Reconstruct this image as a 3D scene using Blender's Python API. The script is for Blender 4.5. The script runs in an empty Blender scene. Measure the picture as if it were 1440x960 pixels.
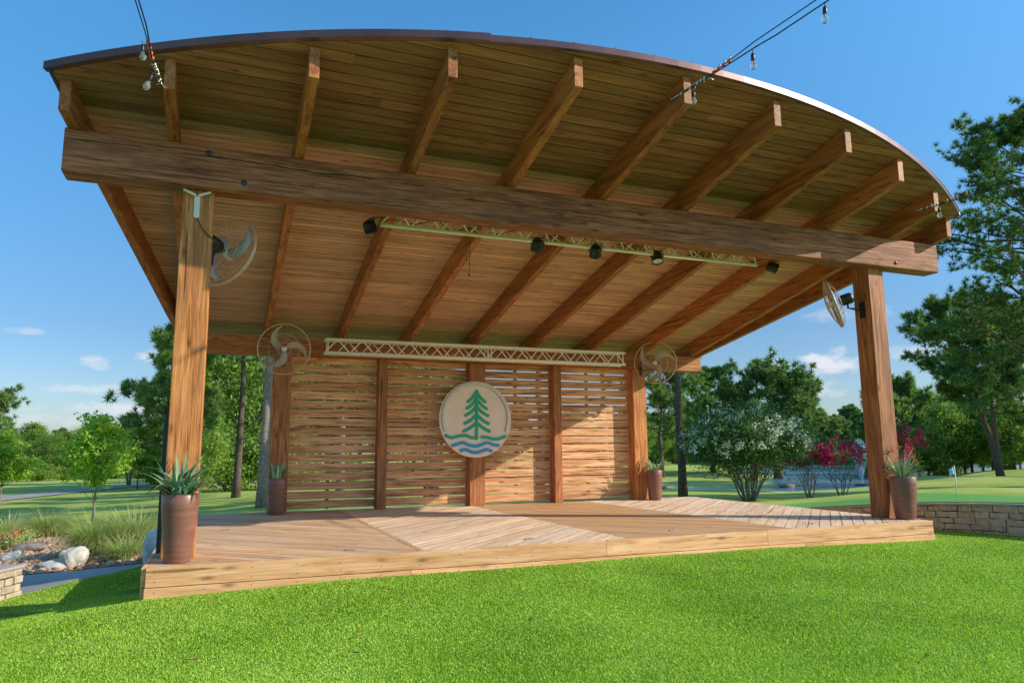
import bpy, math, random
import numpy as np
from mathutils import Vector, Matrix
rnd = random.Random(7)
rs = np.random.RandomState(11)
C = bpy.context.scene.collection
PI = math.pi

# ------------------------------------------------------------------ camera numbers
CAM = np.array([-4.447, -7.8798, 1.015])
CR = np.array([0.9291088931519272, -0.36971615603836727, -0.008162636229456777])
CU = np.array([-0.047892215532053035, -0.14218293358749248, 0.9886811159761708])
CF = np.array([0.3666919693113447, 0.9182014906112212, 0.14980995388124074])
FPX = 1014.74
FW = np.array([CF[0], CF[1], 0.0]); FW /= np.linalg.norm(FW)
RT = np.array([FW[1], -FW[0], 0.0])

def W(px, py, F):
    """real point at horizontal forward distance F metres seen in that direction"""
    d = CR * (px - 720) / FPX + CU * (480 - py) / FPX + CF
    return CAM + d * F / d.dot(FW)

# ------------------------------------------------------------------ node helpers
def new_mat(name):
    m = bpy.data.materials.new(name); m.use_nodes = True
    nt = m.node_tree
    for n in list(nt.nodes): nt.nodes.remove(n)
    out = nt.nodes.new('ShaderNodeOutputMaterial')
    b = nt.nodes.new('ShaderNodeBsdfPrincipled')
    nt.links.new(b.outputs[0], out.inputs[0])
    return m, nt, b, out
def N(nt, t, **kw):
    n = nt.nodes.new(t)
    for k, v in kw.items():
        if k.startswith('_'): setattr(n, k[1:], v)
        else: n.inputs[k.replace('__', ' ')].default_value = v
    return n
def L(nt, a, b): nt.links.new(a, b)
def math_(nt, op, a, b=None, clamp=False):
    n = nt.nodes.new('ShaderNodeMath'); n.operation = op; n.use_clamp = clamp
    for i, x in enumerate((a, b)):
        if x is None: continue
        if hasattr(x, 'links'): L(nt, x, n.inputs[i])
        else: n.inputs[i].default_value = x
    return n.outputs[0]
def ramp(nt, fac, stops):
    r = nt.nodes.new('ShaderNodeValToRGB')
    e = r.color_ramp.elements
    while len(e) < len(stops): e.new(0.5)
    for i, (p, c) in enumerate(stops):
        e[i].position = p; e[i].color = (*c, 1)
    L(nt, fac, r.inputs[0]); return r.outputs[0]
def mix(nt, fac, a, b, mode='MIX'):
    n = nt.nodes.new('ShaderNodeMix'); n.data_type = 'RGBA'; n.blend_type = mode
    for i, x in ((0, fac), (6, a), (7, b)):
        if hasattr(x, 'links'): L(nt, x, n.inputs[i])
        else: n.inputs[i].default_value = x if i == 0 else (*x, 1)
    return n.outputs[2]
def noise(nt, vec, scale, detail=4, rough=.55, dist=0):
    n = N(nt, 'ShaderNodeTexNoise', Scale=scale, Detail=detail, Roughness=rough, Distortion=dist)
    if vec is not None: L(nt, vec, n.inputs['Vector'])
    return n.outputs['Fac']
def bump(nt, b, h, strength=.3, dist=.02):
    n = N(nt, 'ShaderNodeBump', Strength=strength, Distance=dist)
    L(nt, h, n.inputs['Height']); L(nt, n.outputs[0], b.inputs['Normal'])

def wood(name, dark, mid, light, rough=.7, grain=1.0, weather=None, bumps=.35, var=.35, green=0, wamt=(.45, .7)):
    m, nt, b, out = new_mat(name)
    at = N(nt, 'ShaderNodeAttribute', _attribute_name='gc')
    isl = N(nt, 'ShaderNodeAttribute', _attribute_name='rn')
    mp = N(nt, 'ShaderNodeMapping'); mp.inputs['Scale'].default_value = (.9, 13, 13)
    L(nt, at.outputs['Vector'], mp.inputs['Vector'])
    mp2 = N(nt, 'ShaderNodeMapping'); mp2.inputs['Scale'].default_value = (3, 90, 90)
    L(nt, at.outputs['Vector'], mp2.inputs['Vector'])
    n1 = noise(nt, mp.outputs[0], 1.3 * grain, 5, .6, .6)
    n2 = noise(nt, mp2.outputs[0], 1.0, 3, .6, .2)
    g = math_(nt, 'ADD', math_(nt, 'MULTIPLY', n1, .6), math_(nt, 'MULTIPLY', n2, .4))
    col = ramp(nt, g, [(.36, dark), (.5, mid), (.64, light)])
    # knots
    mk = N(nt, 'ShaderNodeMapping'); mk.inputs['Scale'].default_value = (2.2, 7, 7)
    L(nt, at.outputs['Vector'], mk.inputs['Vector'])
    vo = N(nt, 'ShaderNodeTexVoronoi', Scale=1.0); L(nt, mk.outputs[0], vo.inputs['Vector'])
    kn = math_(nt, 'LESS_THAN', vo.outputs['Distance'], .14)
    kn = math_(nt, 'MULTIPLY', math_(nt, 'SUBTRACT', 1, math_(nt, 'MULTIPLY', vo.outputs['Distance'], 5.0), True), .9, True)
    col = mix(nt, kn, col, tuple(x * .35 for x in dark))
    # board to board
    v = math_(nt, 'ADD', math_(nt, 'MULTIPLY', isl.outputs['Fac'], var), 1 - var / 2)
    cc = nt.nodes.new('ShaderNodeCombineColor')
    for i in range(3): L(nt, v, cc.inputs[i])
    col = mix(nt, 1.0, col, cc.outputs[0], 'MULTIPLY')
    if weather:
        mw = N(nt, 'ShaderNodeMapping'); mw.inputs['Scale'].default_value = (1.2, 5, 5)
        L(nt, at.outputs['Vector'], mw.inputs['Vector'])
        nw = noise(nt, mw.outputs[0], .8, 4, .65)
        f = ramp(nt, nw, [(wamt[0], (0, 0, 0)), (wamt[1], (.85, .85, .85))])
        col = mix(nt, f, col, weather)
    # checks (long dark cracks)
    mc = N(nt, 'ShaderNodeMapping'); mc.inputs['Scale'].default_value = (.5, 20, 20)
    L(nt, at.outputs['Vector'], mc.inputs['Vector'])
    nc = noise(nt, mc.outputs[0], .9, 3, .5, .3)
    ck = ramp(nt, nc, [(.30, (1, 1, 1)), (.335, (0, 0, 0))])
    col = mix(nt, math_(nt, 'MULTIPLY', ck, .7), col, tuple(x * .25 for x in dark))
    L(nt, col, b.inputs['Base Color'])
    b.inputs['Roughness'].default_value = rough
    b.inputs['Specular IOR Level'].default_value = .3
    bump(nt, b, math_(nt, 'SUBTRACT', g, math_(nt, 'MULTIPLY', ck, .5)), bumps, .01)
    return m

def plain(name, col, rough=.5, metal=0, var=0.0, scale=8, coord='Object', bmp=0, spec=.5, coat=0):
    m, nt, b, out = new_mat(name)
    tc = N(nt, 'ShaderNodeTexCoord')
    n = noise(nt, tc.outputs[coord], scale, 4)
    c = ramp(nt, n, [(.3, tuple(x * (1 - var) for x in col)), (.7, tuple(min(1, x * (1 + var)) for x in col))])
    L(nt, c, b.inputs['Base Color'])
    b.inputs['Roughness'].default_value = rough; b.inputs['Metallic'].default_value = metal
    b.inputs['Specular IOR Level'].default_value = spec; b.inputs['Coat Weight'].default_value = coat
    if bmp: bump(nt, b, n, bmp, .01)
    return m

def leafmat(name, c0, c1, c2, trans=.35, rough=.55, nscale=.5):
    m, nt, b, out = new_mat(name)
    geo = N(nt, 'ShaderNodeNewGeometry')
    tc = N(nt, 'ShaderNodeTexCoord')
    n = noise(nt, tc.outputs['Object'], nscale, 3)
    f = math_(nt, 'ADD', math_(nt, 'MULTIPLY', geo.outputs['Random Per Island'], .55), math_(nt, 'MULTIPLY', n, .5))
    oi = N(nt, 'ShaderNodeObjectInfo')
    f = math_(nt, 'ADD', f, math_(nt, 'MULTIPLY', math_(nt, 'SUBTRACT', oi.outputs['Random'], .5), .25))
    col = ramp(nt, f, [(.2, c0), (.5, c1), (.85, c2)])
    L(nt, col, b.inputs['Base Color']); b.inputs['Roughness'].default_value = rough
    b.inputs['Specular IOR Level'].default_value = .25
    t = nt.nodes.new('ShaderNodeBsdfTranslucent')
    tcol = mix(nt, 1.0, col, (1.0, 1.15, .55), 'MULTIPLY'); L(nt, tcol, t.inputs[0])
    ms = nt.nodes.new('ShaderNodeMixShader'); ms.inputs[0].default_value = trans
    L(nt, b.outputs[0], ms.inputs[1]); L(nt, t.outputs[0], ms.inputs[2]); L(nt, ms.outputs[0], out.inputs[0])
    return m

# ------------------------------------------------------------------ mesh helpers
class MB:
    def __init__(s): s.v = []; s.f = []; s.gc = []; s.rn = []; s.mi = []; s.sm = []
    def add(s, vs, fs, gc=None, rn=None, mi=0, smooth=False):
        o = len(s.v); s.v += [tuple(map(float, v)) for v in vs]
        r = rnd.random() if rn is None else rn
        if gc is None: gc = vs
        off = (r * 37.0, r * 91.0, r * 53.0)
        s.gc += [(g[0] + off[0], g[1] + off[1], g[2] + off[2]) for g in gc]
        s.rn += [r] * len(vs)
        for f in fs: s.f.append(tuple(i + o for i in f)); s.mi.append(mi); s.sm.append(smooth)
    def bar(s, p0, p1, w, h, up=(0, 0, 1), rn=None, mi=0, c=(0, 0)):
        """rectangular timber from p0 to p1; w across, h along 'up' ; c = centre offsets (side, up)"""
        p0 = Vector(p0); p1 = Vector(p1); a = (p1 - p0); l = a.length; a.normalize()
        up = Vector(up); side = a.cross(up).normalized(); u = side.cross(a).normalized()
        vs = []; gc = []
        for t, p in ((0, p0), (l, p1)):
            for i, j in ((-1, -1), (1, -1), (1, 1), (-1, 1)):
                vs.append(p + side * (i * w / 2 + c[0]) + u * (j * h / 2 + c[1])); gc.append((t, i * w / 2, j * h / 2))
        s.add(vs, [(0, 3, 2, 1), (4, 5, 6, 7), (0, 1, 5, 4), (1, 2, 6, 5), (2, 3, 7, 6), (3, 0, 4, 7)], gc, rn, mi)
    def box(s, x0, x1, y0, y1, z0, z1, rn=None, mi=0, axis=0):
        vs = [(x0, y0, z0), (x1, y0, z0), (x1, y1, z0), (x0, y1, z0), (x0, y0, z1), (x1, y0, z1), (x1, y1, z1), (x0, y1, z1)]
        if axis == 0: gc = vs
        elif axis == 1: gc = [(v[1], v[0], v[2]) for v in vs]
        else: gc = [(v[2], v[0], v[1]) for v in vs]
        s.add(vs, [(0, 3, 2, 1), (4, 5, 6, 7), (0, 1, 5, 4), (1, 2, 6, 5), (2, 3, 7, 6), (3, 0, 4, 7)], gc, rn, mi)
    def tube(s, pts, r, n=8, mi=0, cap=True, rn=None):
        pts = [Vector(p) for p in pts]; k = len(pts)
        rr = r if isinstance(r, (list, tuple)) else [r] * k
        vs = []; gc = []; ref = Vector((0, 0, 1)); acc = 0
        for i, p in enumerate(pts):
            t = (pts[min(i + 1, k - 1)] - pts[max(i - 1, 0)]).normalized()
            if abs(t.dot(ref)) > .95: ref = Vector((1, 0, 0)) if abs(t.x) < .9 else Vector((0, 1, 0))
            a = t.cross(ref).normalized(); b = a.cross(t).normalized(); ref = b
            if i: acc += (p - pts[i - 1]).length
            for j in range(n):
                an = 2 * PI * j / n
                vs.append(p + a * math.cos(an) * rr[i] + b * math.sin(an) * rr[i]); gc.append((acc, math.cos(an) * rr[i], math.sin(an) * rr[i]))
        fs = [(i * n + j, i * n + (j + 1) % n, (i + 1) * n + (j + 1) % n, (i + 1) * n + j) for i in range(k - 1) for j in range(n)]
        if cap: fs += [tuple(range(n - 1, -1, -1)), tuple((k - 1) * n + j for j in range(n))]
        s.add(vs, fs, gc, rn, mi, True)
    def lathe(s, prof, n=24, c=(0, 0, 0), axis=None, mi=0, smooth=True):
        """prof = [(r, z)]; axis optional direction for z"""
        q = Vector((0, 0, 1)).rotation_difference(Vector(axis)).to_matrix() if axis is not None else Matrix.Identity(3)
        c = Vector(c); vs = []
        for r, z in prof:
            for j in range(n):
                an = 2 * PI * j / n
                vs.append(c + q @ Vector((r * math.cos(an), r * math.sin(an), z)))
        k = len(prof)
        fs = [(i * n + j, i * n + (j + 1) % n, (i + 1) * n + (j + 1) % n, (i + 1) * n + j) for i in range(k - 1) for j in range(n)]
        s.add(vs, fs, None, None, mi, smooth)
    def prism(s, poly, z0, z1, frame=None, rn=None, mi=0, gcf=None):
        """extrude 2-D polygon; frame maps (x,y,z)->3-D point"""
        n = len(poly); fr = frame or (lambda x, y, z: (x, y, z))
        vs = [fr(x, y, z0) for x, y in poly] + [fr(x, y, z1) for x, y in poly]
        g = gcf or (lambda x, y: (x, y))
        gc = [(*g(x, y), z0) for x, y in poly] + [(*g(x, y), z1) for x, y in poly]
        fs = [tuple(range(n - 1, -1, -1)), tuple(range(n, 2 * n))] + [(i, (i + 1) % n, (i + 1) % n + n, i + n) for i in range(n)]
        s.add(vs, fs, gc, rn, mi)
    def build(s, name, mats, parent=None, bevel=0, loc=None):
        me = bpy.data.meshes.new(name); me.from_pydata(s.v, [], s.f)
        if not isinstance(mats, (list, tuple)): mats = [mats]
        for m in mats: me.materials.append(m)
        me.polygons.foreach_set('material_index', s.mi); me.polygons.foreach_set('use_smooth', s.sm)
        a = me.attributes.new('gc', 'FLOAT_VECTOR', 'POINT'); a.data.foreach_set('vector', np.array(s.gc, 'f').ravel())
        a = me.attributes.new('rn', 'FLOAT', 'POINT'); a.data.foreach_set('value', np.array(s.rn, 'f'))
        me.update()
        o = bpy.data.objects.new(name, me); C.objects.link(o)
        if parent: o.parent = parent
        if loc is not None: o.location = loc
        if bevel:
            b = o.modifiers.new('bevel', 'BEVEL'); b.width = bevel; b.segments = 2; b.limit_method = 'ANGLE'; b.angle_limit = math.radians(40)
        return o

def mesh_np(name, V, F, mat, parent=None, smooth=False):
    V = np.asarray(V, 'f'); F = np.asarray(F, 'i'); k = F.shape[1]
    me = bpy.data.meshes.new(name)
    me.vertices.add(len(V)); me.vertices.foreach_set('co', V.ravel())
    me.loops.add(F.size); me.loops.foreach_set('vertex_index', F.ravel())
    me.polygons.add(len(F)); me.polygons.foreach_set('loop_start', np.arange(0, F.size, k, dtype='i'))
    if smooth: me.polygons.foreach_set('use_smooth', np.ones(len(F), bool))
    me.materials.append(mat); me.update(calc_edges=True)
    o = bpy.data.objects.new(name, me); C.objects.link(o)
    if parent: o.parent = parent
    return o

def tag(o, label=None, cat=None, group=None, kind=None):
    if label: o['label'] = label
    if cat: o['category'] = cat
    if group: o['group'] = group
    if kind: o['kind'] = kind
    return o
def thing(name, label, cat, loc=(0, 0, 0), rz=0, group=None):
    o = bpy.data.objects.new(name, None); C.objects.link(o); o.location = loc; o.rotation_euler = (0, 0, rz)
    o.empty_display_size = .2
    return tag(o, label, cat, group)
def copy_tree(o, parent=None):
    c = o.copy(); C.objects.link(c); c.parent = parent
    for ch in [x for x in bpy.data.objects if x.parent == o]: copy_tree(ch, c)
    return c
def unit(a): return a / np.maximum(np.linalg.norm(a, axis=-1, keepdims=True), 1e-9)

# ------------------------------------------------------------------ materials
M = {}
M['deck'] = wood('deck_wood', (.50, .25, .11), (.72, .42, .215), (.88, .58, .34), .75, 1.0, (.74, .56, .39), .4, .32)
M['deck_tan'] = wood('deck_wood_tan', (.42, .21, .09), (.64, .35, .16), (.78, .47, .23), .75, 1.0, (.64, .43, .25), .35, .28)
M['deck_pale'] = wood('deck_wood_pale', (.56, .32, .18), (.80, .53, .33), (.92, .68, .48), .78, 1.0, (.82, .65, .50), .35, .3)
M['skirt'] = wood('skirt_wood', (.52, .24, .095), (.80, .42, .19), (.92, .56, .31), .7, 1.0, None, .25, .2)
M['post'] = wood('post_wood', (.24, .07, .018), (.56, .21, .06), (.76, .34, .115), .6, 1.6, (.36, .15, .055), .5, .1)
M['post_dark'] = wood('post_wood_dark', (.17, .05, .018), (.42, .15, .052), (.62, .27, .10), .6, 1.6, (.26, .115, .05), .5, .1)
M['beam'] = wood('beam_wood', (.11, .034, .015), (.34, .125, .056), (.54, .235, .115), .65, 1.7, (.15, .065, .04), .8, .1, wamt=(.46, .68))
M['rafter'] = wood('rafter_wood', (.20, .06, .02), (.42, .15, .048), (.56, .24, .085), .55, 1.0, None, .4, .3)
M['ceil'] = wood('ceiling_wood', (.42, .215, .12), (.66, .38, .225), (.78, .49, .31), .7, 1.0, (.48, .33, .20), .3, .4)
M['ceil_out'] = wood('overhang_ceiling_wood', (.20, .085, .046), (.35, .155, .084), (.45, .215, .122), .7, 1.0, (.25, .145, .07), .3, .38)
M['slat'] = wood('slat_wood', (.26, .095, .037), (.69, .345, .165), (.92, .60, .34), .7, 1.0, None, .3, .35)
M['check'] = plain('dark_wood_check', (.03, .016, .01), .95, 0, .3)
M['fascia'] = plain('roof_edge_metal', (.16, .085, .08), .38, .6, .15, 3)
M['alu'] = plain('aluminium', (.95, .90, .78), .45, 0, .05, 20)
M['steel'] = plain('galvanised_steel', (.55, .56, .56), .35, .8, .15, 30)
M['white'] = plain('white_paint', (.75, .75, .72), .5, 0, .04)
M['black'] = plain('black_plastic', (.015, .017, .02), .4, 0, .2)
M['darkgrey'] = plain('dark_grey_metal', (.05, .055, .065), .45, .3, .1)
M['blade'] = plain('fan_blade_grey', (.50, .48, .42), .35, .1, .05)
M['chrome'] = plain('fan_wire', (.66, .45, .30), .4, .25, .2, 40)
M['orange'] = plain('orange_plastic', (.65, .13, .03), .5)
M['sign'] = plain('sign_board', (.92, .745, .60), .6, 0, .06, 4)
M['green_paint'] = plain('green_paint', (.0, .48, .24), .5)
M['blue_paint'] = plain('blue_paint', (.02, .38, .80), .5)
M['greyline'] = plain('sign_outline', (.12, .13, .12), .6)
M['soil'] = plain('potting_soil', (.03, .02, .012), .95, 0, .4, 40, bmp=.6)
M['bark'] = plain('pine_bark', (.13, .095, .075), .9, 0, .45, 9, bmp=.9, spec=.15)
M['bark_pale'] = plain('pale_bark', (.25, .20, .17), .9, 0, .35, 9, bmp=.8, spec=.15)
M['concrete'] = plain('concrete', (.42, .38, .34), .9, 0, .12, 6, bmp=.2, spec=.2)
M['rock'] = plain('limestone', (.62, .55, .45), .9, 0, .3, 5, bmp=.9, spec=.2)
M['leaf_dry'] = plain('dry_leaf', (.45, .26, .12), .8)
M['flag'] = plain('blue_flag', (.35, .60, .85), .6)

def potmat():
    m, nt, b, out = new_mat('glazed_planter')
    tc = N(nt, 'ShaderNodeTexCoord')
    mp = N(nt, 'ShaderNodeMapping'); mp.inputs['Scale'].default_value = (1, 1, 9); L(nt, tc.outputs['Object'], mp.inputs[0])
    n = noise(nt, mp.outputs[0], 3, 4); n2 = noise(nt, tc.outputs['Object'], 55, 2)
    c = ramp(nt, n, [(.3, (.19, .075, .05)), (.7, (.27, .12, .085))])
    c = mix(nt, ramp(nt, n2, [(.62, (0, 0, 0)), (.75, (.25, .25, .25))]), c, (.42, .26, .2))
    L(nt, c, b.inputs['Base Color']); b.inputs['Roughness'].default_value = .36; b.inputs['Specular IOR Level'].default_value = .5
    bump(nt, b, n, .08, .01); return m
M['pot'] = potmat()

def groundmat(name, cols, s1, s2, rough=.9, bs=.4, patches=None, stretch=None):
    m, nt, b, out = new_mat(name)
    tc = N(nt, 'ShaderNodeTexCoord'); v = tc.outputs['Object']
    if stretch:
        mp = N(nt, 'ShaderNodeMapping'); mp.inputs['Scale'].default_value = stretch; L(nt, v, mp.inputs[0]); v = mp.outputs[0]
    a = noise(nt, v, s1, 5, .6); c = noise(nt, v, s2, 3, .7)
    f = math_(nt, 'ADD', math_(nt, 'MULTIPLY', a, .55), math_(nt, 'MULTIPLY', c, .45))
    col = ramp(nt, f, [(.36, cols[0]), (.5, cols[1]), (.64, cols[2])])
    if patches:
        p = noise(nt, v, patches[0], 4, .6)
        col = mix(nt, ramp(nt, p, [(patches[1], (0, 0, 0)), (patches[2], (1, 1, 1))]), col, patches[3])
    L(nt, col, b.inputs['Base Color']); b.inputs['Roughness'].default_value = rough; b.inputs['Specular IOR Level'].default_value = .15
    bump(nt, b, c, bs, .02); return m
M['lawn'] = groundmat('mown_lawn', [(.20, .27, .05), (.38, .45, .08), (.54, .58, .15)], .35, 14, patches=(.12, .5, .75, (.50, .52, .16)))
M['turf'] = groundmat('turf_base', [(.04, .12, .008), (.09, .23, .015), (.15, .33, .03)], .8, 90)
M['green'] = groundmat('putting_green_grass', [(.10, .28, .06), (.15, .38, .075), (.20, .45, .09)], .6, 30, bs=.1)
M['mulch'] = groundmat('gravel_bed', [(.16, .08, .045), (.40, .24, .14), (.62, .43, .28)], 3, 26, bs=1.0)
M['path'] = groundmat('path_concrete', [(.30, .27, .25), (.38, .35, .32), (.46, .42, .38)], 1.5, 40, bs=.15)
M['bank'] = groundmat('bare_bank', [(.22, .16, .10), (.34, .26, .17), (.42, .34, .22)], 1, 12)

M['decid'] = leafmat('broad_leaves', (.06, .12, .02), (.19, .31, .05), (.42, .55, .12), .45)
M['decid_light'] = leafmat('young_tree_leaves', (.17, .30, .03), (.38, .55, .07), (.62, .76, .16), .5)
M['pine'] = leafmat('pine_needles', (.05, .11, .04), (.17, .29, .085), (.38, .50, .16), .42)
M['pine_far'] = leafmat('far_pine_needles', (.06, .13, .06), (.18, .30, .10), (.38, .50, .18), .42)
M['myrtle'] = leafmat('myrtle_leaves', (.025, .07, .018), (.075, .155, .04), (.19, .30, .075), .2)
M['fl_white'] = leafmat('white_blossom', (.75, .72, .70), (.9, .88, .86), (.95, .9, .82), .3)
M['fl_red'] = leafmat('magenta_blossom', (.40, .02, .09), (.65, .04, .17), (.85, .13, .26), .3)
M['ograss'] = leafmat('fountain_grass_blades', (.28, .36, .09), (.50, .56, .20), (.80, .70, .42), .4)
M['blades'] = leafmat('turf_blades', (.17, .33, .012), (.48, .69, .05), (.84, .94, .26), .35, .45, .7)
M['sansev'] = leafmat('succulent_leaves', (.07, .18, .10), (.24, .42, .24), (.68, .70, .40), .15, .4, 6)
M['redleaf'] = leafmat('red_flower', (.6, .02, .02), (.75, .04, .05), (.9, .15, .1), .3)

def glass():
    m, nt, b, out = new_mat('bulb_glass')
    b.inputs['Base Color'].default_value = (.95, .93, .9, 1); b.inputs['Roughness'].default_value = .04
    b.inputs['Transmission Weight'].default_value = .85; b.inputs['IOR'].default_value = 1.3
    return m
M['glass'] = glass()
def watermat():
    m, nt, b, out = new_mat('lake_water')
    b.inputs['Base Color'].default_value = (.14, .25, .32, 1); b.inputs['Roughness'].default_value = .12
    b.inputs['IOR'].default_value = 1.33; b.inputs['Specular IOR Level'].default_value = .8
    tc = N(nt, 'ShaderNodeTexCoord'); n = noise(nt, tc.outputs['Object'], 1.6, 4, .6)
    bump(nt, b, n, 1.0, .25); return m
M['water'] = watermat()
def spraymat():
    m, nt, b, out = new_mat('fountain_spray')
    b.inputs['Base Color'].default_value = (.85, .9, .95, 1); b.inputs['Roughness'].default_value = .6
    t = nt.nodes.new('ShaderNodeBsdfTranslucent'); t.inputs[0].default_value = (.85, .9, .95, 1)
    ms = nt.nodes.new('ShaderNodeMixShader'); ms.inputs[0].default_value = .5
    L(nt, b.outputs[0], ms.inputs[1]); L(nt, t.outputs[0], ms.inputs[2]); L(nt, ms.outputs[0], out.inputs[0]); return m
M['spray'] = spraymat()
def stonemat():
    m, nt, b, out = new_mat('stacked_stone')
    tc = N(nt, 'ShaderNodeTexCoord'); at = N(nt, 'ShaderNodeAttribute', _attribute_name='rn')
    n = noise(nt, tc.outputs['Object'], 14, 5, .65)
    c = ramp(nt, at.outputs['Fac'], [(0, (.30, .22, .15)), (.35, (.56, .43, .29)), (.65, (.68, .56, .42)), (.85, (.38, .34, .31)), (1, (.76, .58, .36))])
    c = mix(nt, .55, c, ramp(nt, n, [(.3, (.26, .19, .13)), (.7, (.78, .64, .48))]))
    L(nt, c, b.inputs['Base Color']); b.inputs['Roughness'].default_value = .9; b.inputs['Specular IOR Level'].default_value = .2
    bump(nt, b, n, .8, .02); return m
M['stone'] = stonemat()

# ------------------------------------------------------------------ terrain
cps = [(-5, -.42, -.30), (-3.3, -.42, -.25), (0, -.42, -.235), (2, -.42, -.235), (4.85, -.42, -.285), (6.4, -.6, -.30), (6.08, .57, -.30),
       (6.6, -2.5, -.32), (5.3, 2.5, -.36), (5.3, 5, -.5), (7.5, -2, -.3), (8, 1.5, -.28), (8.5, 4, -.4), (10, 7, -.45),
       (-6, -3, -.34), (0, -3, -.27), (5, -3, -.3), (-8, -6, -.4), (-4, -6, -.33), (0, -6, -.3), (5, -6, -.32), (-4, -11, -.4), (4, -11, -.38), (14, -8, -.3), (-14, -8, -.5),
       (-6.45, .4, -.56), (-5.6, -.1, -.41), (-5.1, 1.2, -.5), (-13, -2, -.8),
       (-3, 7, -.8), (-5, 5.6, -.9), (-4, 11, -1.1), (0, 7, -.55), (4, 7, -.55), (0, 2, -.4), (-3, 3, -.45), (3, 3, -.42),
       (300, 0, -1), (-300, 0, -2), (0, -300, -1), (30, -20, -.5), (-30, -20, -.9), (40, 10, -.9)]
for q in [(0, 848, 8.4), (35, 838, 8.7), (105, 820, 9.4), (160, 808, 9.9), (205, 797, 10.6), (210, 797.5, 15.5), (105, 804, 16.2), (31, 811, 15), (-60, 816, 14.5), (215, 757, 24), (110, 752, 25), (0, 770, 21), (150, 771, 20), (138, 731, 30.6), (12, 712, 39), (349, 722, 21), (370, 708, 30), (334, 696, 36), (60, 697, 50), (150, 691, 56), (-60, 705, 45), (100, 674, 88), (200, 670, 100), (50, 667, 120),
          (0, 661, 175), (230, 657, 175), (500, 694, 38), (700, 690, 42), (500, 660, 100), (700, 660, 100), (850, 655, 150),
          (1060, 705, 25), (958, 697, 28), (1135, 701, 27), (1178, 698, 28), (900, 699, 28),
          (910, 687.2, 45), (1000, 687, 45), (1060, 687, 45), (910, 679, 54), (1000, 677, 54), (1075, 676, 54), (930, 661, 74), (1010, 661, 74), (1080, 664, 72), (930, 652, 110), (1040, 651, 110),
          (1150, 697, 40), (1215, 684, 36), (1190, 694, 40), (1150, 650, 128), (1250, 648, 128), (1350, 647, 128), (700, 652, 170), (1000, 648, 160), (1300, 645, 200), (1500, 642, 160),
          (1300, 697, 17), (1400, 697, 17), (1350, 684, 23), (1250, 690, 22), (1290, 668, 38), (1345, 671, 36), (1430, 669, 39), (1405, 683, 43), (1390, 660, 60), (1460, 656, 70), (1500, 680, 30), (1600, 690, 25)]:
    cps.append(tuple(W(*q)))
for px, F in [(1130, 50), (1130, 58), (1170, 50), (1170, 60), (1210, 60), (1250, 56), (1210, 75), (1150, 72), (1120, 85), (1150, 100), (1250, 100), (1290, 70), (1320, 90), (1210, 52), (1180, 115), (1270, 85), (1260, 115)]:
    p = W(px, 640, F); cps.append((p[0], p[1], -2.3))
for px in (930, 990, 1050, 1100):
    p = W(px, 640, 48.5); cps.append((p[0], p[1], -1.85))
cps = np.array(cps)
_d = np.linalg.norm(cps[:, None, :2] - cps[None, :, :2], axis=2)
_n = len(cps); _A = np.zeros((_n + 1, _n + 1)); _A[:_n, :_n] = _d; _A[:_n, _n] = 1; _A[_n, :_n] = 1
_w = np.linalg.solve(_A, np.append(cps[:, 2], 0))
def Hn(P):
    P = np.atleast_2d(P)[:, :2]; out = np.empty(len(P))
    for i in range(0, len(P), 4000):
        d = np.linalg.norm(P[i:i + 4000, None] - cps[None, :, :2], axis=2); out[i:i + 4000] = d @ _w[:_n] + _w[_n]
    return np.clip(out, -4.5, 1)
def H(x, y): return float(Hn([[x, y]])[0])
def G(px, F, dz=0):
    """point on the ground in that direction at forward distance F"""
    p = W(px, 640, F); return (p[0], p[1], GZ(p[0], p[1]) + dz)

ang = np.concatenate([np.radians(np.arange(-20, 66, .5)), np.radians(np.arange(66, 340, 4))])
rad = np.concatenate([np.arange(.5, 16, .25), 16 * 1.03 ** np.arange(0, 170)])
na, nr = len(ang), len(rad)
A, Rr = np.meshgrid(ang, rad)
X = CAM[0] + Rr * np.sin(A); Y = CAM[1] + Rr * np.cos(A)
P = np.stack([X.ravel(), Y.ravel()], 1); Z = Hn(P)
P3 = np.column_stack([P, Z])
ii, jj = np.meshgrid(np.arange(nr - 1), np.arange(na), indexing='ij'); j2 = (jj + 1) % na
F4 = np.stack([ii * na + jj, (ii + 1) * na + jj, (ii + 1) * na + j2, ii * na + j2], -1).reshape(-1, 4)
tag(mesh_np('ground', P3, F4, M['lawn'], smooth=True), 'rolling mown lawn falling away behind the stage', 'ground', kind='structure')

# retaining wall line (front face) and the raised putting green behind it
WL = [(8.6, -5.2), (7.3, -2.9), (6.75, -1.7), (6.41, -.62), (6.08, .57), (5.86, 1.6), (5.72, 2.8), (5.62, 4.2), (5.6, 5.8), (5.75, 7.5), (6.2, 9.5)]
def step_at(y): return float(np.interp(y, [-6, -.6, .6, 2.8, 5, 7.5, 9.5], [.50, .49, .44, .30, .16, .02, -.03]))
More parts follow.
